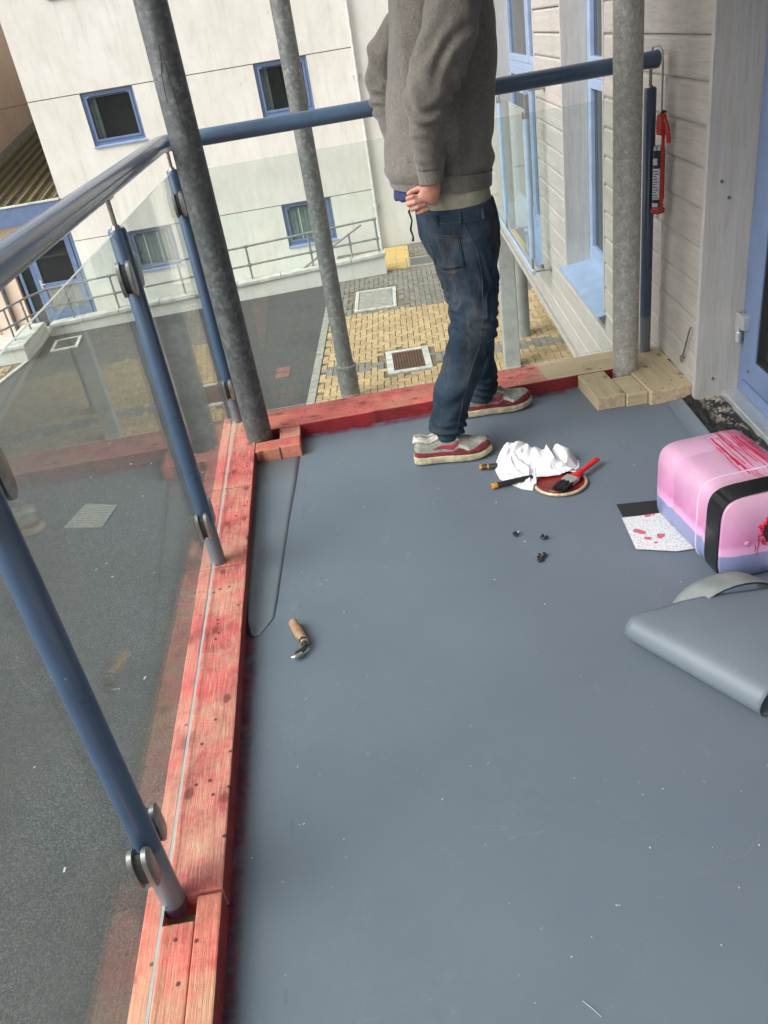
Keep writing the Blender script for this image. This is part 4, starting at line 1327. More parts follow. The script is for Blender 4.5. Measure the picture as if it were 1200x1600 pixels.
# show the nearest visible ones as single blocks
vis = [b for b in blocks if -0.7 < b[5] < 2.6 and b[6] > 10.9]
vis.sort(key=lambda b: b[6])
single = set(id(b) for b in vis[:300])
meshes = {}
for b in blocks:
    if id(b) in single:
        key = (b[2], b[4], random.randrange(4))
        if key not in meshes:
            vs, fs = block_mb(b[2] * U, b[3] * U, 0.022)
            meshes[key] = MB().add(vs, fs).mesh('paving_block', MAT[('pave_g%d' if b[4] else 'pave_y%d') % key[2]])
        o = link('paving_block', meshes[key], pav)
        o.location = (b[0], b[1], random.uniform(-0.0025, 0.0025))
mb = MB()
for b in blocks:
    if id(b) in single: continue
    vs, fs = block_mb(b[2] * U, b[3] * U, 0.022)
    dz = random.uniform(-0.0025, 0.0025)
    mb.add([(x + b[0], y + b[1], z + dz) for x, y, z in vs], fs, random.randrange(4) + (4 if b[4] else 0))
o = link('paving_block', mb.mesh('paving_block', [MAT['pave_y%d' % i] for i in range(4)] + [MAT['pave_g%d' % i] for i in range(4)]), pav)
o['kind'] = 'stuff'
for k in range(11):
    mb = MB().box(-0.03, 0.092, -2.4 + k * 0.80, -2.4 + k * 0.80 + 0.792, -0.05, 0.030 + random.uniform(-.002, .002))
    if pw(0, -2.4 + k * 0.8 + 0.8)[1] < 17.0:
        part('kerb_stone', mb, MAT['cover'], pav, bevel=0.006)
# second patch of buff paving at the far left
mb = MB()
for i in range(22):
    for j in range(24):
        x, y = -8.35 + i * 0.1, 12.8 + j * 0.1
        d = (i - j) % 4
        if d == 0: w, h = 2, 1
        elif d == 3: w, h = 1, 2
        else: continue
        lim = -6.20 + (y - 14.27) * 0.2
        if x + w * U > lim - 0.1 or y + h * U > 15.28: continue
        vs, fs = block_mb(w * U, h * U, 0.022)
        mb.add([(a + x, b + y, c + ZG + 0.004) for a, b, c in vs], fs, random.randrange(4))
pl = MB().add([(-8.4, 12.7, ZG + 0.005), (-6.56, 12.7, ZG + 0.005), (-6.06, 15.3, ZG + 0.005), (-8.4, 15.3, ZG + 0.005)], [(0, 1, 2, 3)])
pv2 = link('paved_patch', pl.mesh('paved_patch', MAT['pave_joint']))
tag(pv2, kind='structure')
o = link('paving_block', mb.mesh('paving_block', [MAT['pave_y%d' % i] for i in range(4)]), pv2)
o['kind'] = 'stuff'
mb = MB().add([(-6.56, 12.7, ZG), (-6.48, 12.7, ZG), (-5.97, 15.3, ZG), (-6.05, 15.3, ZG), (-6.56, 12.7, ZG + 0.035), (-6.48, 12.7, ZG + 0.035), (-5.97, 15.3, ZG + 0.035), (-6.05, 15.3, ZG + 0.035)],
              [(0, 1, 2, 3), (4, 5, 6, 7), (0, 1, 5, 4), (1, 2, 6, 5), (2, 3, 7, 6), (3, 0, 4, 7)])
part('kerb_stone', mb, MAT['concrete'], pv2)

# ------------------------------------------------------------------ covers and gratings
def gully(name, label, cx, cy, w, h, rz, fw, mat_frame, bars=True, inner=None, z=ZG + 0.012, bar_mat='grate'):
    t = thing(name, label, 'drain cover', (cx, cy, z), rz)
    mb = MB()
    mb.box(-w / 2, w / 2, -h / 2, -h / 2 + fw, -0.05, 0.018); mb.box(-w / 2, w / 2, h / 2 - fw, h / 2, -0.05, 0.018)
    mb.box(-w / 2, -w / 2 + fw, -h / 2 + fw, h / 2 - fw, -0.05, 0.018); mb.box(w / 2 - fw, w / 2, -h / 2 + fw, h / 2 - fw, -0.05, 0.018)
    part('surround', mb, mat_frame, t, bevel=0.004)
    if bars:
        part('pit', MB().box(-w / 2 + fw, w / 2 - fw, -h / 2 + fw, h / 2 - fw, -0.05, -0.002), MAT['dark_void'] if bars != 'rust' else MAT['grate'], t)
        n = int((w - 2 * fw) / 0.042)
        for k in range(n):
            x = -w / 2 + fw + (w - 2 * fw) * (k + 0.5) / n
            part('bar', MB().box(x - 0.012, x + 0.012, -h / 2 + fw + 0.002, h / 2 - fw - 0.002, -0.001, 0.014), MAT[bar_mat], t)
    else:
        part('cover_plate', MB().box(-w / 2 + fw + 0.01, w / 2 - fw - 0.01, -h / 2 + fw + 0.01, h / 2 - fw - 0.01, -0.03, 0.010), inner, t, bevel=0.006)
    return t
gully('gully_grate', 'rusty ribbed drain grate in a pale concrete surround on the buff pavers', 0.955, 11.80, 0.68, 0.98, -TH * 0.6, 0.10, MAT['concrete'], 'rust')
gully('manhole_cover', 'recessed concrete manhole cover set in the grey pavers', 0.775, 15.38, 0.80, 1.32, -TH, 0.07, MAT['concrete'], False, MAT['cover'])
gully('manhole_cover', 'grey iron manhole cover behind the man beside the ribbed yellow paving', 2.08, 17.64, 0.82, 0.82, -TH, 0.10, MAT['cover'], False, MAT['iron'])
gully('gully_grate', 'dark drain grate in the asphalt tucked against the low white wall', -5.43, 16.08, 0.54, 0.72, 0.1, 0.06, MAT['coping'], True, bar_mat='iron')
t = thing('manhole_cover', 'ribbed steel cover plate lying flush in the asphalt left of the deck', 'drain cover', (-3.29, 8.53, ZG + 0.004), 0.0)
cs_ = [(-3.60 + 3.29, 8.355 - 8.53), (-3.11 + 3.29, 8.19 - 8.53), (-3.014 + 3.29, 8.678 - 8.53), (-3.45 + 3.29, 8.88 - 8.53)]
part('cover_plate', MB().prism(cs_, -0.02, 0.004), MAT['iron'], t)
A, Bq, Cq, Dq = [Vector((x, y, 0)) for x, y in cs_]
mb = MB()
for k in range(14):
    u = (k + 0.5) / 14
    p, q = A.lerp(Dq, u), Bq.lerp(Cq, u)
    p, q = p.lerp(q, 0.03), q.lerp(p, 0.03)
    mb.tube([(p.x, p.y, 0.004), (q.x, q.y, 0.004)], 0.005, 6)
part('rib', mb, MAT['iron'], t)
t = thing('tactile_paving', 'ribbed yellow tactile paving at the end of the low white wall', 'paving', (1.53, 18.35, ZG + 0.012), -TH)
for i in range(2):
    for j in range(5):
        x, y = -0.29 + i * 0.29, -1.04 + j * 0.41
        mb = MB().box(x + 0.003, x + 0.287, y + 0.003, y + 0.407, -0.03, 0.012)
        for k in range(4):
            mb.box(x + 0.02 + k * 0.07, x + 0.055 + k * 0.07, y + 0.012, y + 0.398, 0.0119, 0.020)
        part('tactile_slab', mb, MAT['tactile'], t)
for k, (x, y) in enumerate(((-1.01, 12.39), (-1.03, 12.15))):
    vs, fs = block_mb(0.24, 0.21, 0.010)
    o = link('red_paver', MB().add(vs, fs).mesh('red_paver', MAT['pave_red']))
    o.location = (x - 0.12, y - 0.1, ZG)
    o.rotation_euler = (0, 0, -0.05)
    tag(o, 'upper of two red blocks let into the asphalt by the dark column' if k == 0 else 'lower of two red blocks let into the asphalt by the dark column', 'paver', 'red blocks in the asphalt')

# ------------------------------------------------------------------ remeshed soft bodies
def evaluated(o):
    dg = bpy.context.evaluated_depsgraph_get()
    dg.update()
    me = bpy.data.meshes.new_from_object(o.evaluated_get(dg))
    return me
def soft(name, mb, mat, parent, voxel=0.006, smooth=4, disp=None, off=(0, 0, 0), recess=None):
    """union of overlapping closed shapes as ONE continuous skin, then folds pushed along the normals"""
    me = mb.mesh(name, mat)
    o = link(name, me, None)
    md = o.modifiers.new('r', 'REMESH'); md.mode = 'VOXEL'; md.voxel_size = voxel; md.use_smooth_shade = True
    md = o.modifiers.new('s', 'SMOOTH'); md.iterations = smooth; md.factor = 0.5
    me2 = evaluated(o)
    o.modifiers.clear()
    o.data = me2
    me2.materials.clear(); me2.materials.append(mat)
    if disp:
        nrm = [v.normal.copy() for v in me2.vertices]
        for v, n in zip(me2.vertices, nrm):
            v.co += n * disp(v.co)
    me2.transform(Matrix.Translation(-Vector(off)))
    me2.polygons.foreach_set('use_smooth', [True] * len(me2.polygons))
    me2.update()
    o.parent = parent
    return o
def lerp_tab(tab, z):
    """tab of (z, values...) with z falling"""
    for a, b in zip(tab[:-1], tab[1:]):
        if a[0] >= z >= b[0]:
            u = (a[0] - z) / (a[0] - b[0])
            return [p + (q - p) * u for p, q in zip(a[1:], b[1:])]
    return list(tab[0][1:]) if z > tab[0][0] else list(tab[-1][1:])
def ellipse_rings(tab, n=28, pw=2.3, tilt=0.0):
    rings = []
    for z, cx, cy, rx, ry in tab:
        r = []
        for j in range(n):
            a = 2 * PI * j / n
            c, s_ = math.cos(a), math.sin(a)
            e = 2 / pw
            x = rx * math.copysign(abs(c) ** e, c)
            r.append(Vector((cx + x, cy + ry * math.copysign(abs(s_) ** e, s_), z - tilt * x)))
        rings.append(r)
    return rings

# ------------------------------------------------------------------ the man
PO = (0.45, 3.05, 0.0)
man = thing('person', 'man in grey fleece and dirty dark jeans standing by the far kerb', 'person', PO)
# body (skin): one continuous figure under the clothes, with head, arms, hands and legs
torso_tab = [(1.63, 0.530, 3.06, 0.060, 0.062), (1.595, 0.52, 3.06, 0.085, 0.15), (1.54, 0.51, 3.06, 0.115, 0.180), (1.35, 0.495, 3.06, 0.125, 0.165), (1.2, 0.465, 3.05, 0.120, 0.150), (1.05, 0.455, 3.04, 0.115, 0.145), (0.93, 0.485, 3.03, 0.115, 0.150), (0.82, 0.495, 3.03, 0.105, 0.145), (0.76, 0.50, 3.03, 0.08, 0.12)]
near_leg = [(0.80, 0.500, 2.945, 0.085), (0.63, 0.510, 2.925, 0.070), (0.50, 0.492, 2.905, 0.062), (0.41, 0.458, 2.895, 0.058), (0.30, 0.400, 2.885, 0.052), (0.18, 0.355, 2.875, 0.040), (0.09, 0.325, 2.87, 0.033), (0.05, 0.315, 2.868, 0.036)]
far_leg = [(0.80, 0.500, 3.125, 0.085), (0.63, 0.515, 3.155, 0.070), (0.50, 0.525, 3.18, 0.062), (0.30, 0.550, 3.205, 0.052), (0.18, 0.555, 3.215, 0.040), (0.09, 0.545, 3.22, 0.033), (0.05, 0.540, 3.22, 0.036)]
near_arm = [((0.515, 2.90, 1.54), 0.058), ((0.49, 2.85, 1.46), 0.050), ((0.425, 2.812, 1.34), 0.046), ((0.394, 2.806, 1.275), 0.042), ((0.390, 2.818, 1.19), 0.036), ((0.388, 2.84, 1.11), 0.034), ((0.392, 2.845, 1.045), 0.027)]
far_arm = [((0.505, 3.21, 1.54), 0.058), ((0.43, 3.30, 1.48), 0.052), ((0.355, 3.335, 1.41), 0.047), ((0.315, 3.33, 1.33), 0.046), ((0.335, 3.30, 1.22), 0.040), ((0.36, 3.25, 1.11), 0.032), ((0.375, 3.22, 1.04), 0.027)]
mb = MB()
mb.ring(ellipse_rings(torso_tab), True, True)
for leg in (near_leg, far_leg):
    mb.tube([(x, y, z) for z, x, y, r in leg], [r for z, x, y, r in leg], 18, ref=(1, 0, 0))
for arm in (near_arm, far_arm):
    mb.tube([p for p, r in arm], [r for p, r in arm], 18, ref=(1, 0, 0))
mb.tube([(0.53, 3.06, 1.56), (0.54, 3.06, 1.70)], [0.062, 0.058], 18)
# head looking towards +x, slightly down
hc = Vector((0.56, 3.06, 1.775))
hr = []
for k in range(13):
    t_ = -1 + 2 * k / 12
    z = hc.z + 0.118 * t_
    w = math.sqrt(max(0.0, 1 - t_ * t_))
    w = max(0.04, w ** 0.8)
    chin = 0.02 * (1 if t_ < -0.3 else 0)
    hr.append([Vector((hc.x + chin + 0.096 * w * math.cos(2 * PI * j / 20) * (1.0 if math.cos(2 * PI * j / 20) < 0 else 0.95), hc.y + 0.076 * w * math.sin(2 * PI * j / 20), z)) for j in range(20)])
mb.ring(hr, True, True)
mb.tube([(0.64, 3.06, 1.805), (0.668, 3.06, 1.770), (0.655, 3.06, 1.758)], [0.008, 0.015, 0.012], 10)
mb.tube([(0.635, 3.045, 1.717), (0.648, 3.06, 1.718), (0.635, 3.075, 1.717)], 0.008, 8)
mb.tube([(0.635, 3.045, 1.728), (0.648, 3.06, 1.730), (0.635, 3.075, 1.728)], 0.007, 8)
for sy in (-1, 1):
    mb.tube([(0.545, 3.06 + sy * 0.076, 1.805), (0.535, 3.06 + sy * 0.088, 1.775), (0.55, 3.06 + sy * 0.078, 1.740)], [0.012, 0.018, 0.010], 10)
    mb.tube([(0.625, 3.06 + sy * 0.010, 1.797), (0.628, 3.06 + sy * 0.045, 1.797)], 0.010, 8)
# hands: palm and five fingers each
def hand(wrist, knuck, back, fingers, thumb):
    w, k = Vector(wrist), Vector(knuck)
    across = Vector(back)
    mid = w.lerp(k, 0.55)
    mb.tube([w + Vector((0, 0, 0.03)), w, mid, k], [0.024, 0.027, 0.038, 0.037], 14, ref=across, rb=[0.020, 0.018, 0.015, 0.014])
    for f, r in fingers:
        mb.tube([tuple(p) for p in f], [r * 1.05, r, r * 0.95, r * 0.82], 9)
    mb.tube(thumb, [0.013, 0.0115, 0.010, 0.008], 9)
# near hand: back of the hand faces the viewer, fingers curl back along the waistband
hand((0.393, 2.845, 1.035), (0.362, 2.832, 0.985), (0.62, 0.05, -0.5),
     [([(0.343, 2.835, 1.006), (0.318, 2.833, 1.012), (0.300, 2.846, 1.006), (0.303, 2.862, 1.000)], 0.0084),
      ([(0.350, 2.833, 0.992), (0.322, 2.829, 0.993), (0.300, 2.842, 0.987), (0.303, 2.860, 0.983)], 0.0086),
      ([(0.358, 2.833, 0.978), (0.330, 2.829, 0.976), (0.310, 2.842, 0.969), (0.312, 2.860, 0.966)], 0.0084),
      ([(0.368, 2.835, 0.965), (0.345, 2.832, 0.961), (0.329, 2.844, 0.955), (0.330, 2.858, 0.953)], 0.0076)],
     [(0.375, 2.85, 1.022), (0.345, 2.862, 1.028), (0.322, 2.872, 1.022), (0.306, 2.880, 1.012)])
hand((0.377, 3.22, 1.03), (0.365, 3.235, 0.975), (0.62, -0.05, -0.5),
     [([(0.350, 3.235, 1.0), (0.325, 3.237, 1.0), (0.308, 3.225, 0.995), (0.310, 3.21, 0.99)], 0.0084),
      ([(0.355, 3.237, 0.985), (0.327, 3.24, 0.982), (0.310, 3.228, 0.976), (0.312, 3.212, 0.972)], 0.0086),
      ([(0.362, 3.237, 0.971), (0.336, 3.24, 0.966), (0.319, 3.228, 0.959), (0.32, 3.212, 0.956)], 0.0084),
      ([(0.371, 3.235, 0.958), (0.350, 3.237, 0.952), (0.336, 3.226, 0.946), (0.337, 3.212, 0.944)], 0.0076)],
     [(0.365, 3.215, 1.015), (0.34, 3.205, 1.018), (0.32, 3.195, 1.012), (0.31, 3.19, 1.004)])
body = soft('body', mb, MAT['skin'], man, voxel=0.0034, smooth=2, off=PO)
# hair and eyes
mb = MB()
hr = []
for k in range(10):
    t_ = -0.35 + 1.38 * k / 9
    w = math.sqrt(max(0.002, 1 - min(1, t_ * t_)))
    hr.append([Vector((hc.x - 0.012 + 0.104 * w * math.cos(2 * PI * j / 24) * (0.80 if math.cos(2 * PI * j / 24) > 0 and t_ < 0.45 else 1.0), hc.y + 0.083 * w * math.sin(2 * PI * j / 24), hc.z + 0.125 * t_ + 0.006 * noise.noise(Vector((j, k, 0))))) for j in range(24)])
mb.ring(hr, True, True)
part('hair', mb, MAT['hair'], man, off=PO, smooth=True)
for sy in (-1, 1):
    mb = MB().tube([(0.634, 3.06 + sy * 0.028, 1.785), (0.640, 3.06 + sy * 0.028, 1.785), (0.644, 3.06 + sy * 0.028, 1.785)], [0.010, 0.009, 0.004], 12)
    part('eye', mb, MAT['label_white'], man, off=PO, smooth=True)

# fleece
ho_tab = [(1.655, 0.53, 3.06, 0.088, 0.095), (1.63, 0.52, 3.06, 0.130, 0.17), (1.585, 0.510, 3.06, 0.163, 0.205), (1.50, 0.506, 3.065, 0.174, 0.200), (1.43, 0.502, 3.068, 0.178, 0.194), (1.36, 0.494, 3.07, 0.181, 0.185), (1.28, 0.480, 3.07, 0.185, 0.178), (1.18, 0.462, 3.065, 0.187, 0.178), (1.10, 0.450, 3.055, 0.186, 0.182), (1.055, 0.446, 3.045, 0.183, 0.184), (1.03, 0.446, 3.04, 0.172, 0.180)]
mb = MB()
rings = ellipse_rings(ho_tab, 36, 2.4)
for i, r in enumerate(rings):
    k = max(0.0, (1.25 - ho_tab[i][0]) / 0.25)
    for v in r:
        v.z += -0.115 * min(1, k) * (v.x - 0.45)
mb.ring(rings, True, True)
mbt = mb
mb = MB()
nsl = [((0.525, 2.93, 1.575), 0.085), ((0.515, 2.875, 1.530), 0.090), ((0.487, 2.838, 1.455), 0.086), ((0.452, 2.818, 1.39), 0.082), ((0.422, 2.806, 1.345), 0.079), ((0.395, 2.800, 1.298), 0.077), ((0.389, 2.802, 1.248), 0.070), ((0.391, 2.815, 1.19), 0.061), ((0.391, 2.833, 1.13), 0.054), ((0.390, 2.845, 1.098), 0.050)]
mb.tube([p for p, r in nsl], [r for p, r in nsl], 24, ref=(1, 0, 0), rb=[r * 0.86 for p, r in nsl])
mbn = mb
mb = MB()
fsl = [((0.525, 3.19, 1.575), 0.085), ((0.475, 3.26, 1.54), 0.088), ((0.410, 3.315, 1.475), 0.086), ((0.350, 3.335, 1.41), 0.083), ((0.322, 3.335, 1.34), 0.076), ((0.335, 3.31, 1.24), 0.066), ((0.355, 3.27, 1.15), 0.058), ((0.368, 3.24, 1.085), 0.050)]
mb.tube([p for p, r in fsl], [r for p, r in fsl], 24, ref=(1, 0, 0))
SLEEVE = False
def hood_fold(co):
    d = 0.010 * noise.noise(Vector((co.x * 8, co.y * 8, co.z * 3.2)))
    d += 0.0045 * noise.noise(Vector((co.x * 22 + 5, co.y * 22, co.z * 15)))
    wv = noise.noise(Vector((co.x * 7, co.y * 7, co.z * 7 + 3)))
    if SLEEVE:            # sleeves: cross folds gathering at the elbow
        m = math.exp(-((co.z - 1.27) / 0.09) ** 2)
        d += 0.0060 * m * math.sin(co.z * 80 + co.x * 70 + 9 * wv)
        m = math.exp(-((co.z - 1.12) / 0.05) ** 2)
        d += 0.0030 * m * math.sin(co.z * 150 + co.x * 60 + 8 * wv)
        m = math.exp(-((co.z - 1.42) / 0.07) ** 2)
        d += 0.006 * m * math.sin(co.z * 60 - co.x * 75 + 7 * wv)
    else:                                      # body: long slanting folds above the hem
        m = math.exp(-((co.z - 1.12) / 0.12) ** 2)
        d += 0.006 * m * math.sin(co.x * 55 + co.z * 16 + 5 * wv)
        d += 0.007 * math.exp(-((co.z - 1.07) / 0.03) ** 2)
        d += 0.006 * math.exp(-((co.x - 0.36) / 0.02) ** 2) * (1 if co.y < 3.0 else 0)
    return d
fleece = soft('fleece', mbt, MAT['fleece'], man, voxel=0.0058, smooth=2, disp=hood_fold, off=PO)
SLEEVE = True
soft('sleeve', mbn, MAT['fleece'], man, voxel=0.0055, smooth=2, disp=hood_fold, off=PO)
soft('sleeve', mb, MAT['fleece'], man, voxel=0.0058, smooth=2, disp=hood_fold, off=PO)
# ribbed hem and cuffs
def rib_ring(center_fn, zs, rx, ry, n=72, amp=0.0012, tilt=0.115):
    rings = []
    for k, z in enumerate(zs):
        cx, cy = center_fn
        s_ = 1.0 + (0.02, 0.0, -0.005, -0.02, -0.10)[k]
        r = []
        for j in range(n):
            a = 2 * PI * j / n
            b = amp * (1 if j % 2 else -1)
            c, sn = math.cos(a), math.sin(a)
            x = (rx * s_ + b) * math.copysign(abs(c) ** 0.86, c)
            y = (ry * s_ + b) * math.copysign(abs(sn) ** 0.86, sn)
            r.append(Vector((cx + x, cy + y, z - tilt * x + 0.002 * noise.noise(Vector((x * 20, y * 20, 0))))))
        rings.append(r)
    return rings
mb = MB().ring(rib_ring((0.446, 3.04), (1.052, 1.040, 1.018, 0.999, 0.997), 0.181, 0.189), True, False)
part('hem_band', mb, MAT['fleece'], man, off=PO, smooth=True)
mb = MB()
mb.tube([(0.391, 2.846, 1.112), (0.390, 2.848, 1.095), (0.389, 2.848, 1.065), (0.3885, 2.848, 1.042), (0.3885, 2.848, 1.040)], [0.053, 0.048, 0.0435, 0.043, 0.034], 40, ref=(1, 0, 0), rb=[0.045, 0.041, 0.038, 0.037, 0.030], cap=False)
part('cuff', mb, MAT['fleece'], man, off=PO, smooth=True)
mb = MB()
mb.tube([(0.362, 3.255, 1.12), (0.370, 3.235, 1.075), (0.374, 3.228, 1.045), (0.375, 3.226, 1.042)], [0.053, 0.046, 0.042, 0.033], 40, ref=(1, 0, 0), cap=False)
part('cuff', mb, MAT['fleece'], man, off=PO, smooth=True)
# navy shirt tail at the back, khaki band at the waist
mb = MB()
rings = []
for k, (z, s_) in enumerate(((1.06, 1.0), (1.02, 1.0), (0.995, 1.02), (0.985, 0.99))):
    r = []
    for j in range(15):
        a = PI * (0.60 + 0.68 * j / 14)
        dz = -0.016 * math.sin(PI * j / 14) * (k > 0) + 0.004 * math.sin(j * 2.1) * (k > 1)
        r.append(Vector((0.452 + 0.176 * s_ * math.cos(a), 3.03 + 0.182 * s_ * math.sin(a), z + dz + 0.004)))
    rings.append(r)
mb.ring(rings, False, False)
o = part('shirt_tail', mb, MAT['navy'], man, off=PO, smooth=True)
md = o.modifiers.new('t', 'SOLIDIFY'); md.thickness = 0.004
mb = MB().ring(ellipse_rings([(1.02, 0.478, 3.035, 0.128, 0.166), (0.96, 0.485, 3.03, 0.131, 0.168), (0.90, 0.487, 3.03, 0.131, 0.168)], 40, 2.3), True, True)
part('undershirt', mb, MAT['khaki'], man, off=PO, smooth=True)

# jeans
mb = MB()
pel = [(0.943, 0.484, 3.03, 0.141, 0.176), (0.90, 0.487, 3.03, 0.146, 0.181), (0.835, 0.492, 3.03, 0.147, 0.186), (0.775, 0.502, 3.03, 0.134, 0.182), (0.73, 0.508, 3.03, 0.110, 0.165), (0.69, 0.51, 3.03, 0.075, 0.11)]
mb.ring(ellipse_rings(pel, 32, 2.35), True, True)
njl = [(0.83, 0.497, 2.945, 0.110), (0.765, 0.505, 2.94, 0.115), (0.70, 0.509, 2.935, 0.101), (0.63, 0.511, 2.925, 0.092), (0.545, 0.500, 2.91, 0.091), (0.487, 0.491, 2.902, 0.092), (0.42, 0.461, 2.895, 0.081), (0.35, 0.428, 2.888, 0.075), (0.285, 0.393, 2.882, 0.074), (0.19, 0.366, 2.875, 0.074), (0.135, 0.343, 2.87, 0.073), (0.112, 0.325, 2.868, 0.060), (0.098, 0.314, 2.868, 0.052)]
mb.tube([(x, y, z) for z, x, y, r in njl], [r for z, x, y, r in njl], 26, ref=(1, 0, 0), rb=[r * 0.98 for z, x, y, r in njl])
fjl = [(0.83, 0.497, 3.115, 0.110), (0.765, 0.503, 3.13, 0.112), (0.70, 0.508, 3.145, 0.10), (0.60, 0.517, 3.165, 0.09), (0.50, 0.530, 3.18, 0.085), (0.40, 0.543, 3.195, 0.078), (0.28, 0.550, 3.205, 0.073), (0.17, 0.558, 3.213, 0.073), (0.12, 0.550, 3.22, 0.070), (0.082, 0.540, 3.22, 0.064), (0.066, 0.535, 3.22, 0.058)]
mb.tube([(x, y, z) for z, x, y, r in fjl], [r for z, x, y, r in fjl], 26, ref=(1, 0, 0))
def jean_fold(co):
    wv = noise.noise(Vector((co.x * 8, co.y * 8, co.z * 6 + 9)))
    w2 = noise.noise(Vector((co.x * 16, co.y * 16, co.z * 14)))
    d = 0.005 * noise.noise(Vector((co.x * 12, co.y * 12, co.z * 6))) + 0.002 * w2
    d += 0.0048 * math.exp(-((co.z - 0.50) / 0.085) ** 2) * math.sin(co.z * 95 + (co.x - 0.45) * 110 + co.y * 40 + 12 * wv)
    d += 0.0075 * math.exp(-((co.z - 0.125) / 0.05) ** 2) * math.sin(co.z * 170 + (co.x - 0.4) * 40 + 6 * wv)
    d += 0.004 * math.exp(-((co.z - 0.27) / 0.10) ** 2) * math.sin(co.z * 62 - (co.x - 0.4) * 60 + 5 * wv)
    d += 0.0040 * math.exp(-((co.z - 0.70) / 0.07) ** 2) * math.sin(co.z * 70 + (co.x - 0.45) * 90 + co.y * 30 + 9 * wv)
    d += 0.004 * math.exp(-((co.z - 0.60) / 0.06) ** 2) * math.sin(co.z * 55 - (co.x - 0.45) * 80 + 9 * w2)
    return d
jeans = soft('jeans', mb, MAT['denim'], man, voxel=0.0058, smooth=3, disp=jean_fold, off=PO)
# seams, pocket, belt loops are laid on the cloth
_bm = bmesh.new(); _bm.from_mesh(jeans.data); jb = BVHTree.FromBMesh(_bm)
def on_jeans(x, z, lift=0.002):
    h = jb.ray_cast(Vector((x - PO[0], -1.0, z)), Vector((0, 1, 0)))
    if h[0] is None: return None
    p = h[0] + h[1] * lift
    return Vector((p.x + PO[0], p.y + PO[1], p.z))
def seam(pts, r=0.0011, name='stitching', mat='stitch', lift=0.0008):
    out = []
    for a, b in zip(pts[:-1], pts[1:]):
        for k in range(8):
            q = on_jeans(a[0] + (b[0] - a[0]) * k / 8, a[1] + (b[1] - a[1]) * k / 8, lift)
            if q: out.append(q)
    if len(out) > 2:
        part(name, MB().tube(out, r, 6), MAT[mat], man, off=PO, smooth=True)
seam([(0.478, 0.905), (0.520, 0.80), (0.530, 0.70), (0.524, 0.58), (0.500, 0.47), (0.44, 0.33), (0.395, 0.20), (0.375, 0.13)], 0.0016)
pk = [(0.350, 0.885), (0.452, 0.870), (0.468, 0.755), (0.425, 0.715), (0.372, 0.745)]
def patch(poly, n, lift, name, mat, th=0.0025):
    """grid over a four-sided outline, dropped onto the cloth"""
    a, b, c, d = [Vector((p[0], p[1])) for p in poly]
    vs, ok = [], True
    for j in range(n + 1):
        for i in range(n + 1):
            u, v = i / n, j / n
            q = a.lerp(b, u).lerp(d.lerp(c, u), v)
            h = on_jeans(q.x, q.y, lift)
            if h is None: return
            vs.append(tuple(h))
    fs = [(j * (n + 1) + i, j * (n + 1) + i + 1, (j + 1) * (n + 1) + i + 1, (j + 1) * (n + 1) + i) for j in range(n) for i in range(n)]
    o = part(name, MB().add(vs, fs), MAT[mat], man, off=PO, smooth=True)
    md = o.modifiers.new('t', 'SOLIDIFY'); md.thickness = th; md.offset = 0
patch([(0.362, 0.870), (0.462, 0.855), (0.470, 0.750), (0.395, 0.738)], 14, 0.0022, 'back_pocket', 'denim')
seam([(0.362, 0.870), (0.462, 0.855), (0.470, 0.750), (0.430, 0.725), (0.395, 0.738), (0.362, 0.870)], 0.0011, lift=0.0042)
seam([(0.366, 0.860), (0.460, 0.845)], 0.0010, lift=0.0042)
seam([(0.36, 0.905), (0.45, 0.900), (0.54, 0.895), (0.60, 0.895)], 0.0012)
for x in (0.40, 0.475, 0.555):
    pts = [on_jeans(x, z, 0.003) for z in (0.893, 0.91, 0.93)]
    if all(pts):
        part('belt_loop', MB().tube(pts, 0.0055, 8, ref=(1, 0, 0), rb=0.002), MAT['denim'], man, off=PO, smooth=True)
_bm.free()
mb = MB().tube([(0.318, 2.90, 0.968), (0.305, 2.893, 0.955), (0.312, 2.89, 0.925), (0.303, 2.89, 0.895), (0.309, 2.89, 0.87), (0.306, 2.89, 0.855)], [0.004, 0.004, 0.003, 0.004, 0.003, 0.005], 7)
part('loose_cord', mb, MAT['denim_dark'], man, off=PO, smooth=True)

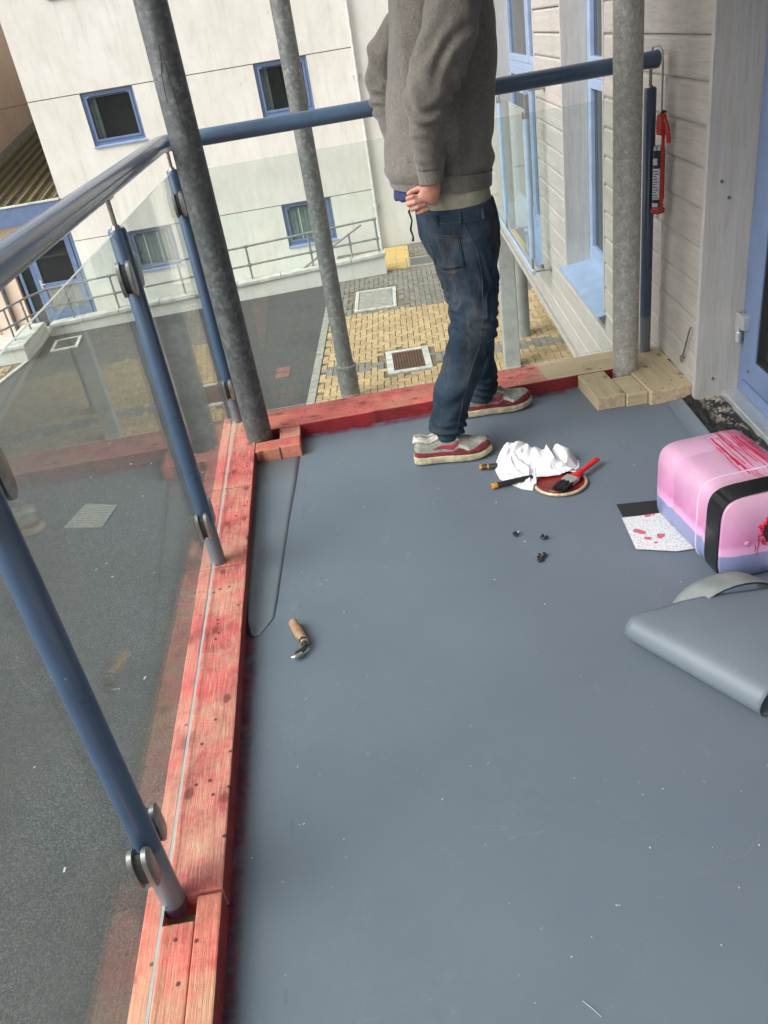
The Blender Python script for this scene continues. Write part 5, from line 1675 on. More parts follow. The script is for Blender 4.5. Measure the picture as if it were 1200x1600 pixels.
# shoes
def make_shoe(heel, yaw):
    L = 0.302
    ws = [(0.0, .014), (.02, .023), (.05, .030), (.10, .034), (.25, .036), (.4, .040), (.6, .050), (.72, .052), (.85, .046), (.94, .032), (1.0, .010)]
    hs2 = [(0.0, .066), (.03, .080), (.10, .080), (.2, .068), (.28, .078), (.35, .090), (.45, .082), (.6, .062), (.75, .048), (.88, .043), (.95, .033), (1.0, .012)]
    def T(hf): return math.asin(min(1.0, hf ** (1 / 0.72))) / PI
    def tab(t, s):
        for (a, p), (b, q) in zip(t[:-1], t[1:]):
            if a <= s <= b: return p + (q - p) * (s - a) / (b - a)
        return t[-1][1]
    z0 = 0.027
    spring = lambda s: 0.016 * max(0, (s - 0.72) / 0.28) ** 2 + 0.002
    def surf(s, t, lift=0.0):
        w = tab(ws, s) + lift; h = tab(hs2, s) + lift
        a = PI * t
        c, sn = -math.cos(a), math.sin(a)
        x = s * L + (lift * 0.9 if s > 0.9 else (-lift if s < 0.06 else 0))
        yb = w * math.copysign(abs(c) ** 0.75, c)
        flat = 1.0
        return Vector((x, yb, z0 + spring(s) + h * abs(sn) ** 0.72 * flat))
    M4 = Matrix.Translation(Vector(heel) - Vector(PO)) @ Matrix.Rotation(yaw, 4, 'Z')
    def tr(mb):
        mb.v = [tuple(M4 @ Vector(v)) for v in mb.v]
        return mb
    ns, nt = 40, 24
    ss = [i / ns for i in range(ns + 1)]
    wr = lambda s, t: 0.0022 * noise.noise(Vector((s * 22, t * 8, heel[0] * 9))) * (1 if s > 0.5 else 0.4)
    vs = [surf(s, j / nt, wr(s, j / nt)) for s in ss for j in range(nt + 1)]
    fs = [(i * (nt + 1) + j, i * (nt + 1) + j + 1, (i + 1) * (nt + 1) + j + 1, (i + 1) * (nt + 1) + j) for i in range(ns) for j in range(nt)]
    root = part('shoe', tr(MB().add(vs, fs)), MAT['shoe_grey'], man, smooth=True)
    # sole with flared edge and toe spring
    def outline(g):
        pts = []
        n = 44
        for i in range(n + 1):
            s = i / n
            pts.append((s * L * (1 + 0.0) + (0.006 * (2 * s - 1)), -(tab(ws, s) + g), s))
        for i in range(n + 1):
            s = 1 - i / n
            pts.append((s * L + 0.006 * (2 * s - 1), tab(ws, s) + g, s))
        return pts
    rings = []
    for zf, g in ((0.0, 0.002), (0.003, 0.0065), (0.012, 0.0085), (0.0145, 0.0070), (0.017, 0.0085), (0.027, 0.0065), (0.031, 0.001)):
        k = lambda s: 1.0 - 0.25 * max(0, (s - 0.5) / 0.5)
        rings.append([Vector((x, y, spring(s) * (1.0 if zf > 0.002 else 1.0) - 0.002 + zf * k(s))) for x, y, s in outline(g)])
    part('sole', tr(MB().ring(rings, True, True)), MAT['sole'], root, smooth=True)
    # shell pieces following the upper
    def shell(name, mat, s0, s1, lo, hi, lift, mirror=True, n=26, m=5, th=0.002):
        for side in ((0, 1) if mirror else (0,)):
            vs = []
            for i in range(n + 1):
                s = s0 + (s1 - s0) * i / n
                a, b = lo(s), hi(s)
                for j in range(m + 1):
                    t = a + (b - a) * j / m
                    if side: t = 1 - t
                    vs.append(surf(s, t, lift + wr(s, t)))
            fs = [(i * (m + 1) + j, i * (m + 1) + j + 1, (i + 1) * (m + 1) + j + 1, (i + 1) * (m + 1) + j) for i in range(n) for j in range(m)]
            o = part(name, tr(MB().add(vs, fs)), MAT[mat], root, smooth=True)
            md = o.modifiers.new('t', 'SOLIDIFY'); md.thickness = th; md.offset = -1
    wav = lambda s: 0.16 + 0.10 * max(0, (s - 0.55) / 0.2) if s < 0.68 else 0.20 + 0.05 * math.sin((s - 0.6) * 26)
    def mudh(s):
        pts = ((0, .30), (.12, .26), (.42, .20), (.50, .24), (.58, .46), (.64, .42), (.70, .26), (.76, .36), (.86, .62), (.94, .80), (1.0, .85))
        for (p, q), (r_, w_) in zip(pts[:-1], pts[1:]):
            if p <= s <= r_:
                return q + (w_ - q) * (s - p) / (r_ - p)
        return .85
    mud = lambda s: T(mudh(s))
    shell('mudguard', 'shoe_red', 0.0, 0.992, lambda s: 0.0, mud, 0.0022, n=60)
    shell('heel_collar', 'shoe_white', 0.0, 0.34, lambda s: T(0.80), lambda s: T(0.985), 0.0034)
    shell('toe_overlay', 'shoe_white', 0.58, 0.72, lambda s: T(mudh(s) + 0.01), lambda s: T(min(.97, mudh(s) + 0.24)), 0.0018)
    shell('eyestay', 'shoe_white', 0.33, 0.60, lambda s: T(0.86), lambda s: 0.40, 0.0030)
    def sw_lo(s): return T(0.44 - 0.10 * math.sin(min(1, (s - 0.24) / 0.26) * PI * 0.5)) if s < 0.50 else T(min(.85, 0.34 + (s - 0.50) * 4.6))
    def sw_hi(s): return T(0.46 + 0.10 * max(0.0, (s - 0.24) / 0.26)) if s < 0.48 else T(min(0.86, 0.552 + (s - 0.48) * 2.9))
    shell('swoosh', 'swoosh', 0.24, 0.575, sw_lo, sw_hi, 0.0036, n=30)
    # collar opening with dark lining, tongue and laces
    cpt = [(0.02 + 0.30 * (0.5 - 0.5 * math.cos(2 * PI * k / 28)), 0.5 + 0.155 * math.sin(2 * PI * k / 28)) for k in range(29)]
    pts = [surf(a, b, 0.001) for a, b in cpt]
    part('collar', tr(MB().tube(pts, 0.0058, 8, cap=False)), MAT['shoe_white'], root, smooth=True)
    tpts = [surf(s, 0.5, 0.0) + Vector((-0.012 * (0.62 - s) * 2, 0, 0.018 * max(0, (0.42 - s) / 0.12))) for s in (0.62, 0.54, 0.46, 0.40, 0.34)]
    part('tongue', tr(MB().tube(tpts, [0.012, 0.018, 0.021, 0.022, 0.020], 12, ref=(0, 1, 0), rb=0.006)), MAT['shoe_grey'], root, smooth=True)
    for k in range(6):
        s = 0.36 + 0.045 * k
        pts = [surf(s + 0.012 * math.sin(q * PI * (1 if k % 2 else -1) * 0.5), 0.36 + 0.28 * (q + 1) / 2, 0.0065 + 0.004 * (1 - q * q)) for q in (-1, -.5, 0, .5, 1)]
        part('lace', tr(MB().tube(pts, 0.0032, 7)), MAT['lace'], root, smooth=True)
    bow = [surf(0.40, 0.5, 0.012), surf(0.42, 0.40, 0.016), surf(0.46, 0.30, 0.010), surf(0.44, 0.38, 0.014), surf(0.40, 0.5, 0.014), surf(0.44, 0.62, 0.014), surf(0.50, 0.70, 0.008)]
    part('lace', tr(MB().tube(bow, 0.003, 7)), MAT['lace'], root, smooth=True)
    # heel tab with its small red mark
    part('heel_tab', tr(MB().box(-0.003, 0.001, -0.012, 0.012, 0.072, 0.094)), MAT['swoosh'], root, bevel=0.001)
make_shoe((0.206, 2.868, 0.004), math.radians(-5.5))
make_shoe((0.468, 3.222, 0.004), math.radians(1.0))

# ------------------------------------------------------------------ jerry can
JO = (1.070, 1.995, 0.004)
jc = thing('jerry_can', 'pink stained translucent plastic can lying on its side with black tape round it', 'jerry can', JO, math.radians(4))
JW, JD, JH = 0.145, 0.218, 0.275         # half width x, half length y, height
def can_section(inset, n=36, rr=0.062, lift=0.0):
    """rounded rectangle in x-z, flattened underneath"""
    pts = []
    w, h = JW - inset, JH / 2 - inset
    for k in range(n):
        a = 2 * PI * k / n
        c, s_ = math.cos(a), math.sin(a)
        e = 2 / 5.6
        pts.append((w * math.copysign(abs(c) ** e, c), JH / 2 + h * math.copysign(abs(s_) ** e, s_)))
    return pts
rings = []
prof = [(-1.0, .075), (-.985, .045), (-.95, .022), (-.90, .004), (-.84, .0005), (-.66, 0.0), (-.50, 0), (-.46, .004), (-.40, .0045), (-.36, 0), (-.1, 0.001), (.30, 0.0), (.36, .004), (.40, .004), (.46, 0), (.84, .001), (.90, .010), (.95, .025), (.985, .05), (1.0, .08)]
for q, ins in prof:
    rings.append([Vector((x, q * JD, z)) for x, z in can_section(ins, 48)])
part('body', MB().ring(rings, True, True), MAT['can'], jc, smooth=True)
tp = []
for q in (-.875, -.868, -.56, -.553):
    tp.append([Vector((x, q * JD, z)) for x, z in can_section(-0.0022 if q in (-.868, -.56) else 0.0006, 48)])
part('tape_band', MB().ring(tp, True, False), MAT['tape'], jc, smooth=True)
rp_ = []
for q, ins in ((-.33, .0005), (-.322, -.0022), (-.308, -.0022), (-.30, .0005)):
    rp_.append([Vector((x, q * JD, z)) for x, z in can_section(ins, 48)])
part('moulded_rib', MB().ring(rp_, True, False), MAT['can_rib'], jc, smooth=True)
# screw cap on the end face, primer crusted round it
cx, cz = 0.012, 0.165
mb = MB()
n = 40
def capring(y, r, rib=0.0): return [Vector((cx + (r + (rib if j % 2 else 0)) * math.cos(2 * PI * j / n), y, cz + (r + (rib if j % 2 else 0)) * math.sin(2 * PI * j / n))) for j in range(n)]
mb.ring([capring(-JD + 0.004, .042), capring(-JD - 0.004, .042, .0025), capring(-JD - 0.030, .042, .0025), capring(-JD - 0.034, .038), capring(-JD - 0.034, .030), capring(-JD - 0.030, .028)], True, True)
part('cap', mb, MAT['cap'], jc, smooth=True)
mb = MB()
for k in range(46):
    a = random.uniform(0.2 * PI, 1.45 * PI)
    r = random.uniform(.043, .060)
    p = (cx + r * math.cos(a), -JD - 0.001, cz + r * math.sin(a))
    mb.tube([(p[0], p[1] + 0.004, p[2]), (p[0], p[1] - random.uniform(.001, .004), p[2])], [random.uniform(.003, .008), random.uniform(.001, .004)], 7)
o = part('primer_crust', mb, MAT['primer'], jc, smooth=True)
o['kind'] = 'stuff'
# dribbles of primer over the top
def can_top(x, y):
    return JH / 2 + (JH / 2) * (max(0.0, 1 - (abs(x) / JW) ** 5.6)) ** (1 / 5.6)
for k in range(9):
    x = -0.012 + k * 0.0145 + random.uniform(-.008, .008)
    ya, yb = 0.185 - random.uniform(0, .12), -JD * 0.57 + random.uniform(-.0, .10)
    pts = []
    for i in range(9):
        y = ya + (yb - ya) * i / 8
        xx = x - 0.012 * i / 8 + 0.0016 * math.sin(i * 0.9 + k * 2.3)
        pts.append((xx, y, can_top(xx, y) + 0.0002))
    wd = random.uniform(.0010, .0048)
    part('primer_dribble', MB().tube(pts, [wd * random.uniform(.35, 1.3) for _ in range(9)], 8, ref=(1, 0, 0), rb=[.0008] * 9), MAT['primer'], jc, smooth=True)
for x0, zt_, zb_ in ((-0.045, 0.165, 0.085), (-0.052, 0.13, 0.10)):
    part('primer_dribble', MB().tube([(x0, -JD + 0.0015, zt_), (x0 + 0.004, -JD + 0.0005, (zt_ + zb_) / 2), (x0 + 0.001, -JD + 0.001, zb_)], [0.0012, 0.002, 0.0015], 6), MAT['primer'], jc)
mb = MB().tube([(0.014, -JD + 0.006, 0.125), (0.014, -JD - 0.012, 0.122), (0.016, -JD - 0.026, 0.108), (0.016, -JD - 0.028, 0.06), (0.016, -JD - 0.024, 0.035), (0.016, -JD + 0.006, 0.028)], [0.013, 0.012, 0.011, 0.011, 0.012, 0.014], 14, ref=(1, 0, 0))
part('handle', mb, MAT['handle_pink'], jc, smooth=True)
part('moulded_stud', MB().tube([(-0.075, -JD + 0.008, 0.135), (-0.075, -JD - 0.002, 0.135), (-0.075, -JD - 0.004, 0.135)], [0.009, 0.008, 0.004], 14), MAT['can'], jc, smooth=True)

# ------------------------------------------------------------------ paper and black strip beneath the can
def flat(name, label, cat, poly, z0, th, mat, group=None, wav=0.0):
    c = Vector((sum(p[0] for p in poly) / len(poly), sum(p[1] for p in poly) / len(poly), 0))
    t = MB().prism([(x - c.x, y - c.y) for x, y in poly], 0, th)
    o = link(name, t.mesh(name, mat))
    o.location = (c.x, c.y, z0)
    return tag(o, label, cat, group)
flat('rubber_strip', 'flat black strip of rubber lying just behind the pink spotted paper', 'strip', [(0.825, 2.294), (0.995, 2.27), (0.985, 2.16), (0.819, 2.218)], 0.0035, 0.0015, MAT['gasket'])
paper = flat('paper_sheet', 'white paper with pink primer spots half under the jerry can', 'paper', [(0.812, 2.205), (0.90, 2.196), (1.02, 2.19), (1.02, 1.965), (0.90, 1.972), (0.790, 2.02)], 0.0055, 0.0008, MAT['paper'])
def spot(cx, cy, r, sx=1.0, rot=0.0):
    pts = []
    for k in range(14):
        a = 2 * PI * k / 14
        q = r * (1 + 0.35 * noise.noise(Vector((math.cos(a) * 2, math.sin(a) * 2, cx * 50))))
        x, y = q * sx * math.cos(a), q * math.sin(a)
        pts.append((cx + x * math.cos(rot) - y * math.sin(rot), cy + x * math.sin(rot) + y * math.cos(rot)))
    return pts
px_, py_ = paper.location.x, paper.location.y
for (x, y, r, sx, rot) in ((0.888, 2.065, 0.013, 1.2, 0.8), (0.895, 2.19, 0.007, 2.0, 0.1), (0.915, 2.192, 0.004, 1.4, 1.0), (0.835, 2.11, 0.012, 1.8, 2.3), (0.845, 2.065, 0.008, 1.5, 2.3), (0.86, 2.035, 0.005, 1.5, .2)):
    p = [(a - px_, b - py_) for a, b in spot(x, y, r, sx, rot)]
    part('primer_spot', MB().prism(p, 0.0008, 0.0012), MAT['pink_stain'], paper)

# ------------------------------------------------------------------ folded offcut of membrane
OX = Vector((0.497, -0.868, 0)); OP = Vector((0.868, 0.497, 0))
fo_ = Vector((0.60, 1.61, 0.004))
fold = thing('membrane_offcut', 'curled grey offcut of floor membrane folded over beside the jerry can', 'membrane', tuple(fo_))
def sheet(name, prof, start, end, na, mat, th=0.0025, wob=0.008):
    """prof: list of (p, z, top) across the fold; swept along the fold axis between start(p) and end(p)"""
    vs = []
    for i in range(na + 1):
        u = i / na
        for p, z, top in prof:
            s0, s1 = start(p, top), end(p, top)
            a = s0 + (s1 - s0) * u
            zz = z + wob * noise.noise(Vector((a * 5, p * 6, 2.0))) * min(1, z * 20)
            v = OX * a + OP * p + Vector((0, 0, zz))
            vs.append(tuple(v))
    m = len(prof)
    fs = [(i * m + k, i * m + k + 1, (i + 1) * m + k + 1, (i + 1) * m + k) for i in range(na) for k in range(m - 1)]
    o = part(name, MB().add(vs, fs), mat, fold, smooth=True)
    md = o.modifiers.new('t', 'SOLIDIFY'); md.thickness = th
    md.offset = 0
    o.data.materials.append(MAT['cut_edge']); md.material_offset_rim = 1
    return o
prof = [(0.62, 0.003, 0), (0.40, 0.003, 0), (0.22, 0.003, 0), (0.12, 0.003, 0), (0.06, 0.005, 0)]
for k in range(1, 12):
    a = -PI / 2 - PI * k / 12
    prof.append((0.052 + 0.055 * math.cos(a), 0.048 + 0.044 * math.sin(a), 1))
prof += [(0.09, 0.094, 1), (0.15, 0.099, 1), (0.22, 0.097, 1), (0.32, 0.084, 1), (0.42, 0.066, 1), (0.54, 0.044, 1), (0.66, 0.026, 1)]
sheet('folded_sheet', prof, lambda p, t: (0.005 + 0.50 * max(0, p - 0.03)) if t else 0.12 + 0.3 * p, lambda p, t: 0.395 + 0.10 * p, 26, MAT['sheet'])
prof = []
for k in range(17):
    a = PI * (1.10 - 1.15 * k / 16)
    prof.append((0.285 + 0.118 * math.cos(a), 0.028 + 0.088 * math.sin(a), 0))
sheet('curled_edge', prof, lambda p, t: 0.45 * p - 0.055, lambda p, t: 0.45 * p + 0.015, 6, MAT['sheet_back'], th=0.006, wob=0.002)

# lifted cut strip of membrane along the left kerb
t = thing('membrane_strip', 'loose cut strip of grey membrane lying along the red left kerb', 'membrane', (-0.40, 2.6, 0.0))
L_ = [(-0.452, 3.11), (-0.449, 2.9), (-0.448, 2.6), (-0.447, 2.3), (-0.446, 2.12), (-0.440, 2.0), (-0.428, 1.935)]
R_ = [(-0.264, 3.165), (-0.285, 2.9), (-0.313, 2.6), (-0.338, 2.3), (-0.352, 2.12), (-0.362, 2.01), (-0.405, 1.936)]
vs = []
for i, (l, r) in enumerate(zip(L_, R_)):
    for k in range(9):
        u = k / 8
        lift = 0.0016 * u ** 6 * (0.6 + 0.4 * math.sin(i * 2.0)) * (1 if i < 5 else 0.4)
        z = 0.0014 + lift + 0.014 * (1 - u) ** 6
        vs.append((l[0] + (r[0] - l[0]) * u + 0.40, l[1] + (r[1] - l[1]) * u - 2.6, z))
fs = [(i * 9 + k, i * 9 + k + 1, (i + 1) * 9 + k + 1, (i + 1) * 9 + k) for i in range(6) for k in range(8)]
o = part('sheet', MB().add(vs, fs), MAT['sheet'], t, smooth=True)
md = o.modifiers.new('t', 'SOLIDIFY'); md.thickness = 0.0012; md.offset = 1
o.data.materials.append(MAT['cut_edge']); md.material_offset_rim = 1
# upstand of membrane along the foot of the cladding
t = thing('membrane_upstand', 'turned up edge of grey membrane along the foot of the timber cladding', 'membrane', BO, -TH)
vs = []
for i in range(31):
    y = -0.02 + 0.50 * i / 30 - 0.0
    y = -2.3 + 2.32 * i / 30
    for k, (x, z) in enumerate(((-0.115, 0.0025), (-0.07, 0.004), (-0.062, 0.010), (-0.050, 0.012), (-0.045, 0.004))):
        vs.append((x, y, z))
fs = [(i * 5 + k, i * 5 + k + 1, (i + 1) * 5 + k + 1, (i + 1) * 5 + k) for i in range(30) for k in range(4)]
part('sheet', MB().add(vs, fs), MAT['membrane'], t, smooth=True)

# ------------------------------------------------------------------ rag
RO = (0.635, 2.665, 0.0)
rag = thing('rag', 'crumpled white cotton rag heaped on the grey deck', 'rag', RO)
ox = [(-0.145, -0.055), (-0.12, -0.10), (-0.085, -0.155), (-0.052, -0.178), (-0.030, -0.160), (-0.020, -0.115), (0.02, -0.125), (0.07, -0.125), (0.12, -0.105), (0.158, -0.065), (0.170, -0.02), (0.150, 0.03), (0.10, 0.06), (0.03, 0.08), (0.00, 0.13), (-0.04, 0.165), (-0.09, 0.16), (-0.125, 0.09), (-0.145, 0.02)]
na, nr = 260, 84
def outl(a):
    best = 0
    d = Vector((math.cos(a), math.sin(a)))
    for (x1_, y1_), (x2_, y2_) in zip(ox, ox[1:] + ox[:1]):
        ex_, ey_ = x2_ - x1_, y2_ - y1_
        den = d.x * ey_ - d.y * ex_
        if abs(den) < 1e-9: continue
        t1 = (x1_ * ey_ - y1_ * ex_) / den
        u1 = (x1_ * d.y - y1_ * d.x) / den
        if t1 > 0 and -1e-6 <= u1 <= 1 + 1e-6: best = max(best, t1)
    return best
vs = []
for i in range(nr + 1):
    q = i / nr
    for j in range(na):
        a = 2 * PI * j / na
        r = outl(a) * q
        x, y = r * math.cos(a), r * math.sin(a)
        hump = 0.060 * math.exp(-((((x + 0.065) / 0.085) ** 2 + ((y - 0.06) / 0.095) ** 2)) ** 2) + 0.058 * math.exp(-((((x - 0.075) / 0.090) ** 2 + ((y + 0.005) / 0.065) ** 2)) ** 2) + 0.014 * (1 - q)
        wx = noise.noise(Vector((x * 9, y * 9, 1.5))); wy_ = noise.noise(Vector((x * 9, y * 9, 7.5)))
        rid = 1 - abs(noise.noise(Vector((x * 13 + wx * 1.6, y * 13 + wy_ * 1.6, 4))) * 2)
        rid2 = 1 - abs(noise.noise(Vector((x * 27 + wx * 2, y * 27 + wy_ * 2, 9))) * 2)
        z = hump * (0.72 + 0.28 * max(-0.5, rid)) + 0.014 * max(0, rid) ** 2 * (1 - q ** 6) + 0.0045 * max(0, rid2) ** 2 * (1 - q ** 8)
        z *= (1 - q ** 10) if q < 1 else 0
        if (x - 0.055) ** 2 + (y + 0.168) ** 2 < 0.102 ** 2: z = max(z, 0.0165 + 0.004 * rid)
        vs.append((x + 0.010 * wx * (1 - q), y + 0.010 * wy_ * (1 - q), max(0.002, z)))
fs = [(i * na + j, i * na + (j + 1) % na, (i + 1) * na + (j + 1) % na, (i + 1) * na + j) for i in range(nr) for j in range(na)]
part('cloth', MB().add(vs, fs), MAT['rag'], rag, smooth=True)

# lid, brush
LO = (0.690, 2.497, 0.004)
lid = thing('tin_lid', 'round tin lid coated in red primer with a cream rim under the rag', 'lid', LO)
mb = MB()
n = 48
R = lambda r, z: [Vector((r * math.cos(2 * PI * j / n), r * math.sin(2 * PI * j / n) * 0.97, z)) for j in range(n)]
mb.ring([R(.094, 0), R(.097, .003), R(.097, .008), R(.094, .0105), R(.089, .0105), R(.087, .006)], True, False)
part('rim', mb, MAT['lid_rim'], lid, smooth=True)
mb = MB().ring([R(.0875, .0), R(.0868, .0055), R(.07, .0045), R(.068, .0065), R(.02, .0065)], True, True)
part('disc', mb, MAT['lid_red'], lid, smooth=True)
BRO = (0.745, 2.52, 0.012)
bd = Vector((0.86 - 0.735, 2.585 - 2.487, 0)).normalized()
bang = math.atan2(bd.y, bd.x)
brush = thing('paint_brush', 'flat paint brush with red handle and black bristles lying on the lid', 'brush', (0.735, 2.490, 0.011), bang)
mb = MB()
rings = []
for x, w, h in ((0.0, 0.024, 0.010), (0.02, 0.020, 0.009), (0.045, 0.012, 0.008), (0.07, 0.0095, 0.0075), (0.12, 0.011, 0.0075), (0.15, 0.013, 0.007), (0.158, 0.010, 0.006), (0.161, 0.004, 0.003)):
    rings.append([Vector((x, w * math.cos(2 * PI * j / 16), 0.012 + 0.03 * x + h * math.sin(2 * PI * j / 16))) for j in range(16)])
mb.ring(rings, True, True)
part('handle', mb, MAT['brush_red'], brush, smooth=True)
part('hang_hole', MB().tube([(0.143, 0, 0.0085), (0.143, 0, 0.0245)], 0.003, 10), MAT['gasket'], brush)
part('ferrule', MB().box(-0.038, 0.004, -0.026, 0.026, 0.0025, 0.0215), MAT['ferrule'], brush, bevel=0.004)
mb = MB()
for k in range(60):
    y = -0.024 + 0.048 * random.random(); z = 0.004 + 0.015 * random.random()
    l = 0.050 + 0.012 * random.random()
    mb.tube([(-0.036, y, z), (-0.036 - l * 0.5, y * 1.12, z), (-0.036 - l, y * 1.05 + random.uniform(-.003, .003), max(0.0, z - 0.004))], [0.0035, 0.0034, 0.0012], 5)
o = part('bristle', mb, MAT['bristle'], brush)
o['kind'] = 'stuff'

# two knives poking out from under the rag
def knife(label, x, y, rz, grip, ends):
    t = thing('trimming_knife', label, 'knife', (x, y, 0.003), rz, 'knives under the rag')
    mb = MB()
    rings = []
    for q, w, h in ((0, .009, .006), (.006, .012, .009), (.05, .0125, .0095), (.12, .013, .0095), (.15, .009, .008)):
        rings.append([Vector((q, w * math.cos(2 * PI * j / 14), 0.010 + h * math.sin(2 * PI * j / 14))) for j in range(14)])
    part('grip', MB().ring(rings, True, True), MAT[grip], t, smooth=True)
    for q0, q1 in ends:
        rings = []
        for q, s_ in ((q0, 1.02), (q0 + 0.001, 1.07), (q1 - 0.001, 1.07), (q1, 1.02)):
            rings.append([Vector((q, .0125 * s_ * math.cos(2 * PI * j / 14), 0.010 + .0095 * s_ * math.sin(2 * PI * j / 14))) for j in range(14)])
        part('band', MB().ring(rings, True, True), MAT['amber'], t, smooth=True)
knife('olive knife handle with amber bands nearest the shoe, sticking out from under the rag', 0.436, 2.713, -0.20, 'knife_grip', ((-0.001, 0.009), (0.030, 0.035), (0.073, 0.080)))
knife('black knife handle with amber butt end below the banded one, half under the rag', 0.455, 2.552, 0.10, 'black', ((-0.006, 0.014),))

# black plastic bits on the deck
spots = [(0.458, 2.222, 'white topped black plastic bit, left of the three lying nearest the rag'), (0.539, 2.174, 'curled black plastic bit, right of the loose bits on the deck'), (0.507, 2.077, 'upper of two black bits touching, nearest the viewer'), (0.492, 2.058, 'lower of two black bits touching, nearest the viewer')]
for k, (x, y, lab) in enumerate(spots):
    t = thing('plastic_bit', lab, 'debris', (x, y, 0.002), k * 1.1, 'black plastic bits on the deck')
    mb = MB().tube([(0.009 * math.cos(a), 0.009 * math.sin(a), 0.004 + 0.003 * i / 8) for i, a in enumerate([0.5 + 4.6 * i / 8 for i in range(9)])], 0.0042, 7)
    part('curl', mb, MAT['black'], t, smooth=True)
    part('tip', MB().tube([(0.006, 0.003, 0.006), (0.011, 0.007, 0.009)], [0.003, 0.0025], 7), MAT['label_white'] if k == 0 else MAT['black'], t, smooth=True)

# seam tool with a wooden handle
ta, tb = Vector((-0.300, 1.952, 0)), Vector((-0.262, 1.832, 0))
tool = thing('hooked_knife', 'hooked roofing knife with worn wooden handle on the grey deck', 'knife', (-0.300, 1.952, 0.003), math.atan2(tb.y - ta.y, tb.x - ta.x))
mb = MB()
rings = []
for q, r in ((0, .006), (.002, .0125), (.006, .0145), (.03, .0150), (.06, .0155), (.085, .0140), (.094, .0135)):
    rings.append([Vector((q, r * math.cos(2 * PI * j / 18), 0.0155 + r * math.sin(2 * PI * j / 18))) for j in range(18)])
part('handle', MB().ring(rings, True, True), MAT['tool_wood'], tool, smooth=True)
for k, (q, r) in enumerate(((.095, .0150), (.103, .0125), (.111, .0135))):
    part('ferrule', MB().tube([(q, 0, 0.0155), (q + 0.001, 0, 0.0155), (q + 0.0065, 0, 0.0155), (q + 0.0075, 0, 0.0155)], [r * .92, r, r, r * .92], 18), MAT['brass'] if k != 1 else MAT['dark_steel'], tool, smooth=True)
pts = [(.118, 0, .0155), (.128, .001, .0155), (.137, -.006, .015), (.143, -.019, .014), (.146, -.034, .0125), (.149, -.045, .0115), (.150, -.048, .011)]
part('blade', MB().tube(pts, [.008, .007, .0075, .0085, .0095, .007, .003], 12, ref=(0, 0, 1), rb=[.007, .006, .006, .007, .0075, .005, .002]), MAT['dark_steel'], tool, smooth=True)
part('edge', MB().tube([(.152, -.020, .016), (.158, -.034, .0155), (.158, -.046, .014), (.152, -.053, .0125)], [.0035, .0055, .0055, .003], 10), MAT['bright_steel'], tool, smooth=True)

# ------------------------------------------------------------------ sealant gun hung from the rail end
GX, GY = 1.392, 3.392
gun = thing('sealant_gun', 'red sealant gun with cartridge hanging by its rod from the rail end', 'sealant gun', (GX, GY, 0.66))
go = (GX, GY, 0.66)
mb = MB().tube([(GX + 0.006, GY, 1.05), (GX + 0.006, GY, 1.235), (GX + 0.004, GY + 0.004, 1.278), (GX + 0.002, GY + 0.03, 1.296), (GX, GY + 0.085, 1.292), (GX, GY + 0.102, 1.270)], 0.0035, 10)
part('rod', mb, MAT['clamp'], gun, smooth=True, off=go)
mb = MB().tube([(GX, GY, 0.712), (GX, GY, 0.93)], 0.0235, 24)
part('cartridge', mb, MAT['label_black'], gun, smooth=True, off=go)
mb = MB().tube([(GX, GY, 0.93), (GX, GY, 0.945)], [0.0235, 0.021], 24)
part('cartridge_end', mb, MAT['clamp'], gun, smooth=True, off=go)
def arcpart(name, mat, a0, a1, z0, z1, r):
    rings = []
    for z in (z0, z1):
        rings.append([Vector((GX + r * math.cos(a0 + (a1 - a0) * j / 12), GY + r * math.sin(a0 + (a1 - a0) * j / 12), z)) for j in range(13)])
    return part(name, MB().ring(rings, False, False), mat, gun, smooth=True, off=go)
lab = MAT['label_white']
arcpart('label', lab, -PI, -PI * 0.55, 0.742, 0.862, 0.0239)
arcpart('label', lab, -PI, -PI * 0.70, 0.875, 0.900, 0.0239)
arcpart('label', MAT['gun_dark'], -PI * 0.40, 0.1, 0.742, 0.915, 0.0240)
arcpart('label', lab, -PI * 0.40, -PI * 0.15, 0.720, 0.740, 0.0241)
arcpart('label', lab, -PI, -PI * 0.62, 0.704, 0.728, 0.0241)
arcpart('label', MAT['gun_red'], -PI, -PI * 0.62, 0.706, 0.713, 0.0243)
for k in range(11):
    z = 0.748 + k * 0.0102
    arcpart('label_print', MAT['label_black'], -PI * 0.97, -PI * (0.60 + 0.06 * (k % 3)), z, z + 0.0032, 0.0242)
# frame: strip up the front, cup at the bottom
mb = MB().box(GX - 0.003, GX + 0.011, GY - 0.0285, GY - 0.0245, 0.69, 1.06)
part('frame', mb, MAT['gun_red'], gun, off=go, bevel=0.0015)
mb = MB().tube([(GX, GY, 0.684), (GX, GY, 0.688), (GX, GY, 0.703)], [0.024, 0.0285, 0.0275], 24)
part('end_cup', mb, MAT['gun_red'], gun, smooth=True, off=go)
mb = MB().tube([(GX, GY, 0.66), (GX, GY, 0.684)], [0.004, 0.009], 12)
part('nozzle', mb, MAT['label_white'], gun, smooth=True, off=go)
mb = MB().extr([(GY - 0.03, 0.985), (GY + 0.012, 0.985), (GY + 0.016, 1.03), (GY + 0.006, 1.06), (GY - 0.022, 1.062), (GY - 0.032, 1.03)], 'x', GX - 0.010, GX + 0.016)
part('yoke', mb, MAT['gun_red'], gun, off=go, bevel=0.003)
mb = MB().tube([(GX + 0.008, GY - 0.018, 1.052), (GX + 0.016, GY - 0.034, 1.01), (GX + 0.020, GY - 0.040, 0.975), (GX + 0.022, GY - 0.038, 0.955)], [0.009, 0.009, 0.0085, 0.008], 12)
part('trigger', mb, MAT['gun_red'], gun, off=go, smooth=True)
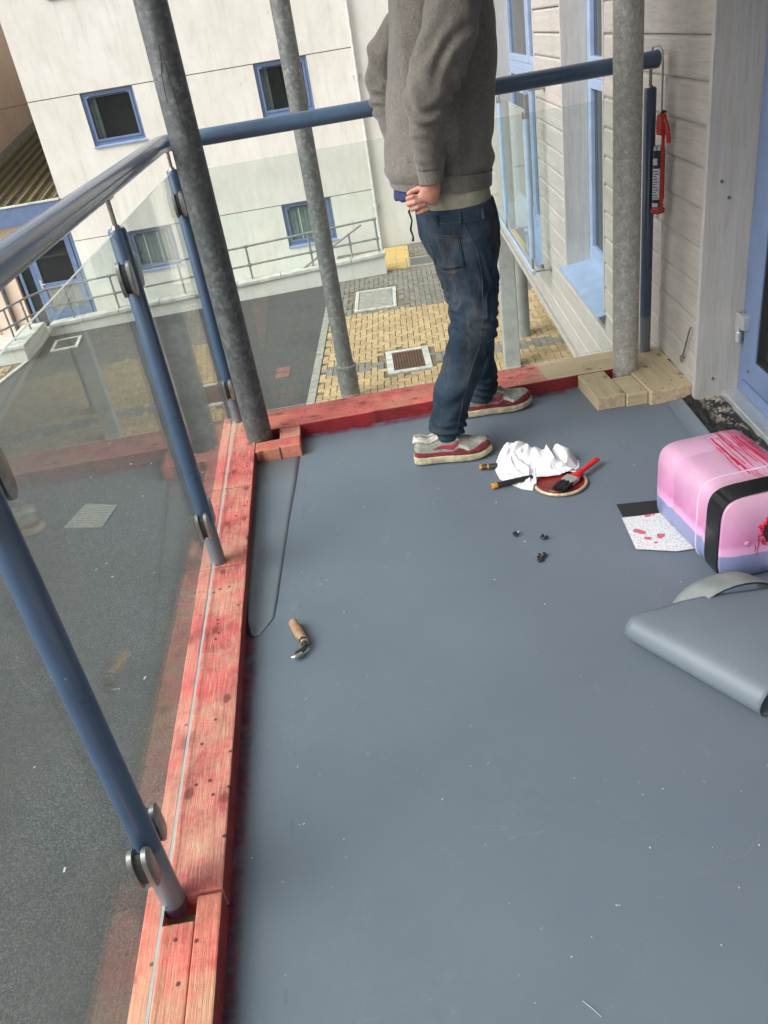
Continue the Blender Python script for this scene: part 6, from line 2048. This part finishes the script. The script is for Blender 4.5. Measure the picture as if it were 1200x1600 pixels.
mb = MB().tube([(GX - 0.006, GY - 0.012, 1.055), (GX + 0.012, GY - 0.004, 1.068), (GX + 0.024, GY, 1.064)], [0.006, 0.006, 0.004], 8)
part('thumb_plate', mb, MAT['gasket'], gun, off=go, smooth=True)

# ------------------------------------------------------------------ scratched letter on the dark column, flecks on the deck
def col_line(pts):
    return MB().tube([(0.0568 * math.cos(a), 0.0568 * math.sin(a), z + 0.14) for a, z in pts], 0.0010, 5)
for pts in ([(-1.78, 1.345), (-1.66, 1.395), (-1.60, 1.43), (-1.52, 1.385), (-1.44, 1.30), (-1.38, 1.22), (-1.34, 1.17)], [(-1.95, 1.29), (-1.90, 1.335), (-1.80, 1.365), (-1.66, 1.375), (-1.55, 1.37)], [(-1.95, 1.29), (-1.97, 1.25)], [(-1.40, 1.19), (-1.28, 1.18), (-1.22, 1.12)]):
    part('scratch', col_line(pts), MAT['gasket'], cl)
mb = MB()
for k in range(130):
    x, y = random.uniform(-0.40, 1.25), random.uniform(0.6, 3.2)
    r = random.choice((0.0008, 0.001, 0.0013, 0.0018)) * random.uniform(0.6, 1.2)
    a = random.random() * PI
    M = Matrix.Translation((x, y, 0.002)) @ Matrix.Rotation(a, 4, 'Z')
    mb.box(-r * random.choice((1, 1, 2.5)), r, -r * 0.7, r * 0.7, 0, r * 0.6, M=M)
for (x0, y0_, x1_, y1_) in ((0.21, 0.745, 0.233, 0.714), (0.118, 1.30, 0.122, 1.30), (-0.27, 1.62, -0.262, 1.628)):
    mb.tube([(x0, y0_, 0.003), ((x0 + x1_) / 2, (y0_ + y1_) / 2 + 0.001, 0.0035), (x1_, y1_, 0.003)], 0.0005, 5)
o = link('debris', mb.mesh('debris', MAT['debris']))
tag(o, 'tiny pale flecks of swarf scattered over the grey deck', None, None, 'stuff')

mb = MB()
for k in range(45):
    x, y = random.uniform(-3.6, -0.9), random.uniform(2.5, 11)
    r = random.uniform(0.004, 0.012)
    M = Matrix.Translation((x, y, ZG + 0.003)) @ Matrix.Rotation(random.random() * PI, 4, 'Z') @ Matrix.Rotation(random.uniform(-.3, .3), 4, 'X')
    mb.box(-r * random.uniform(1, 3), r, -r * 0.6, r * 0.6, 0, r * 0.3, M=M)
o = link('litter', mb.mesh('litter', MAT['debris']))
tag(o, 'scraps of pale litter on the asphalt below the deck', None, None, 'stuff')
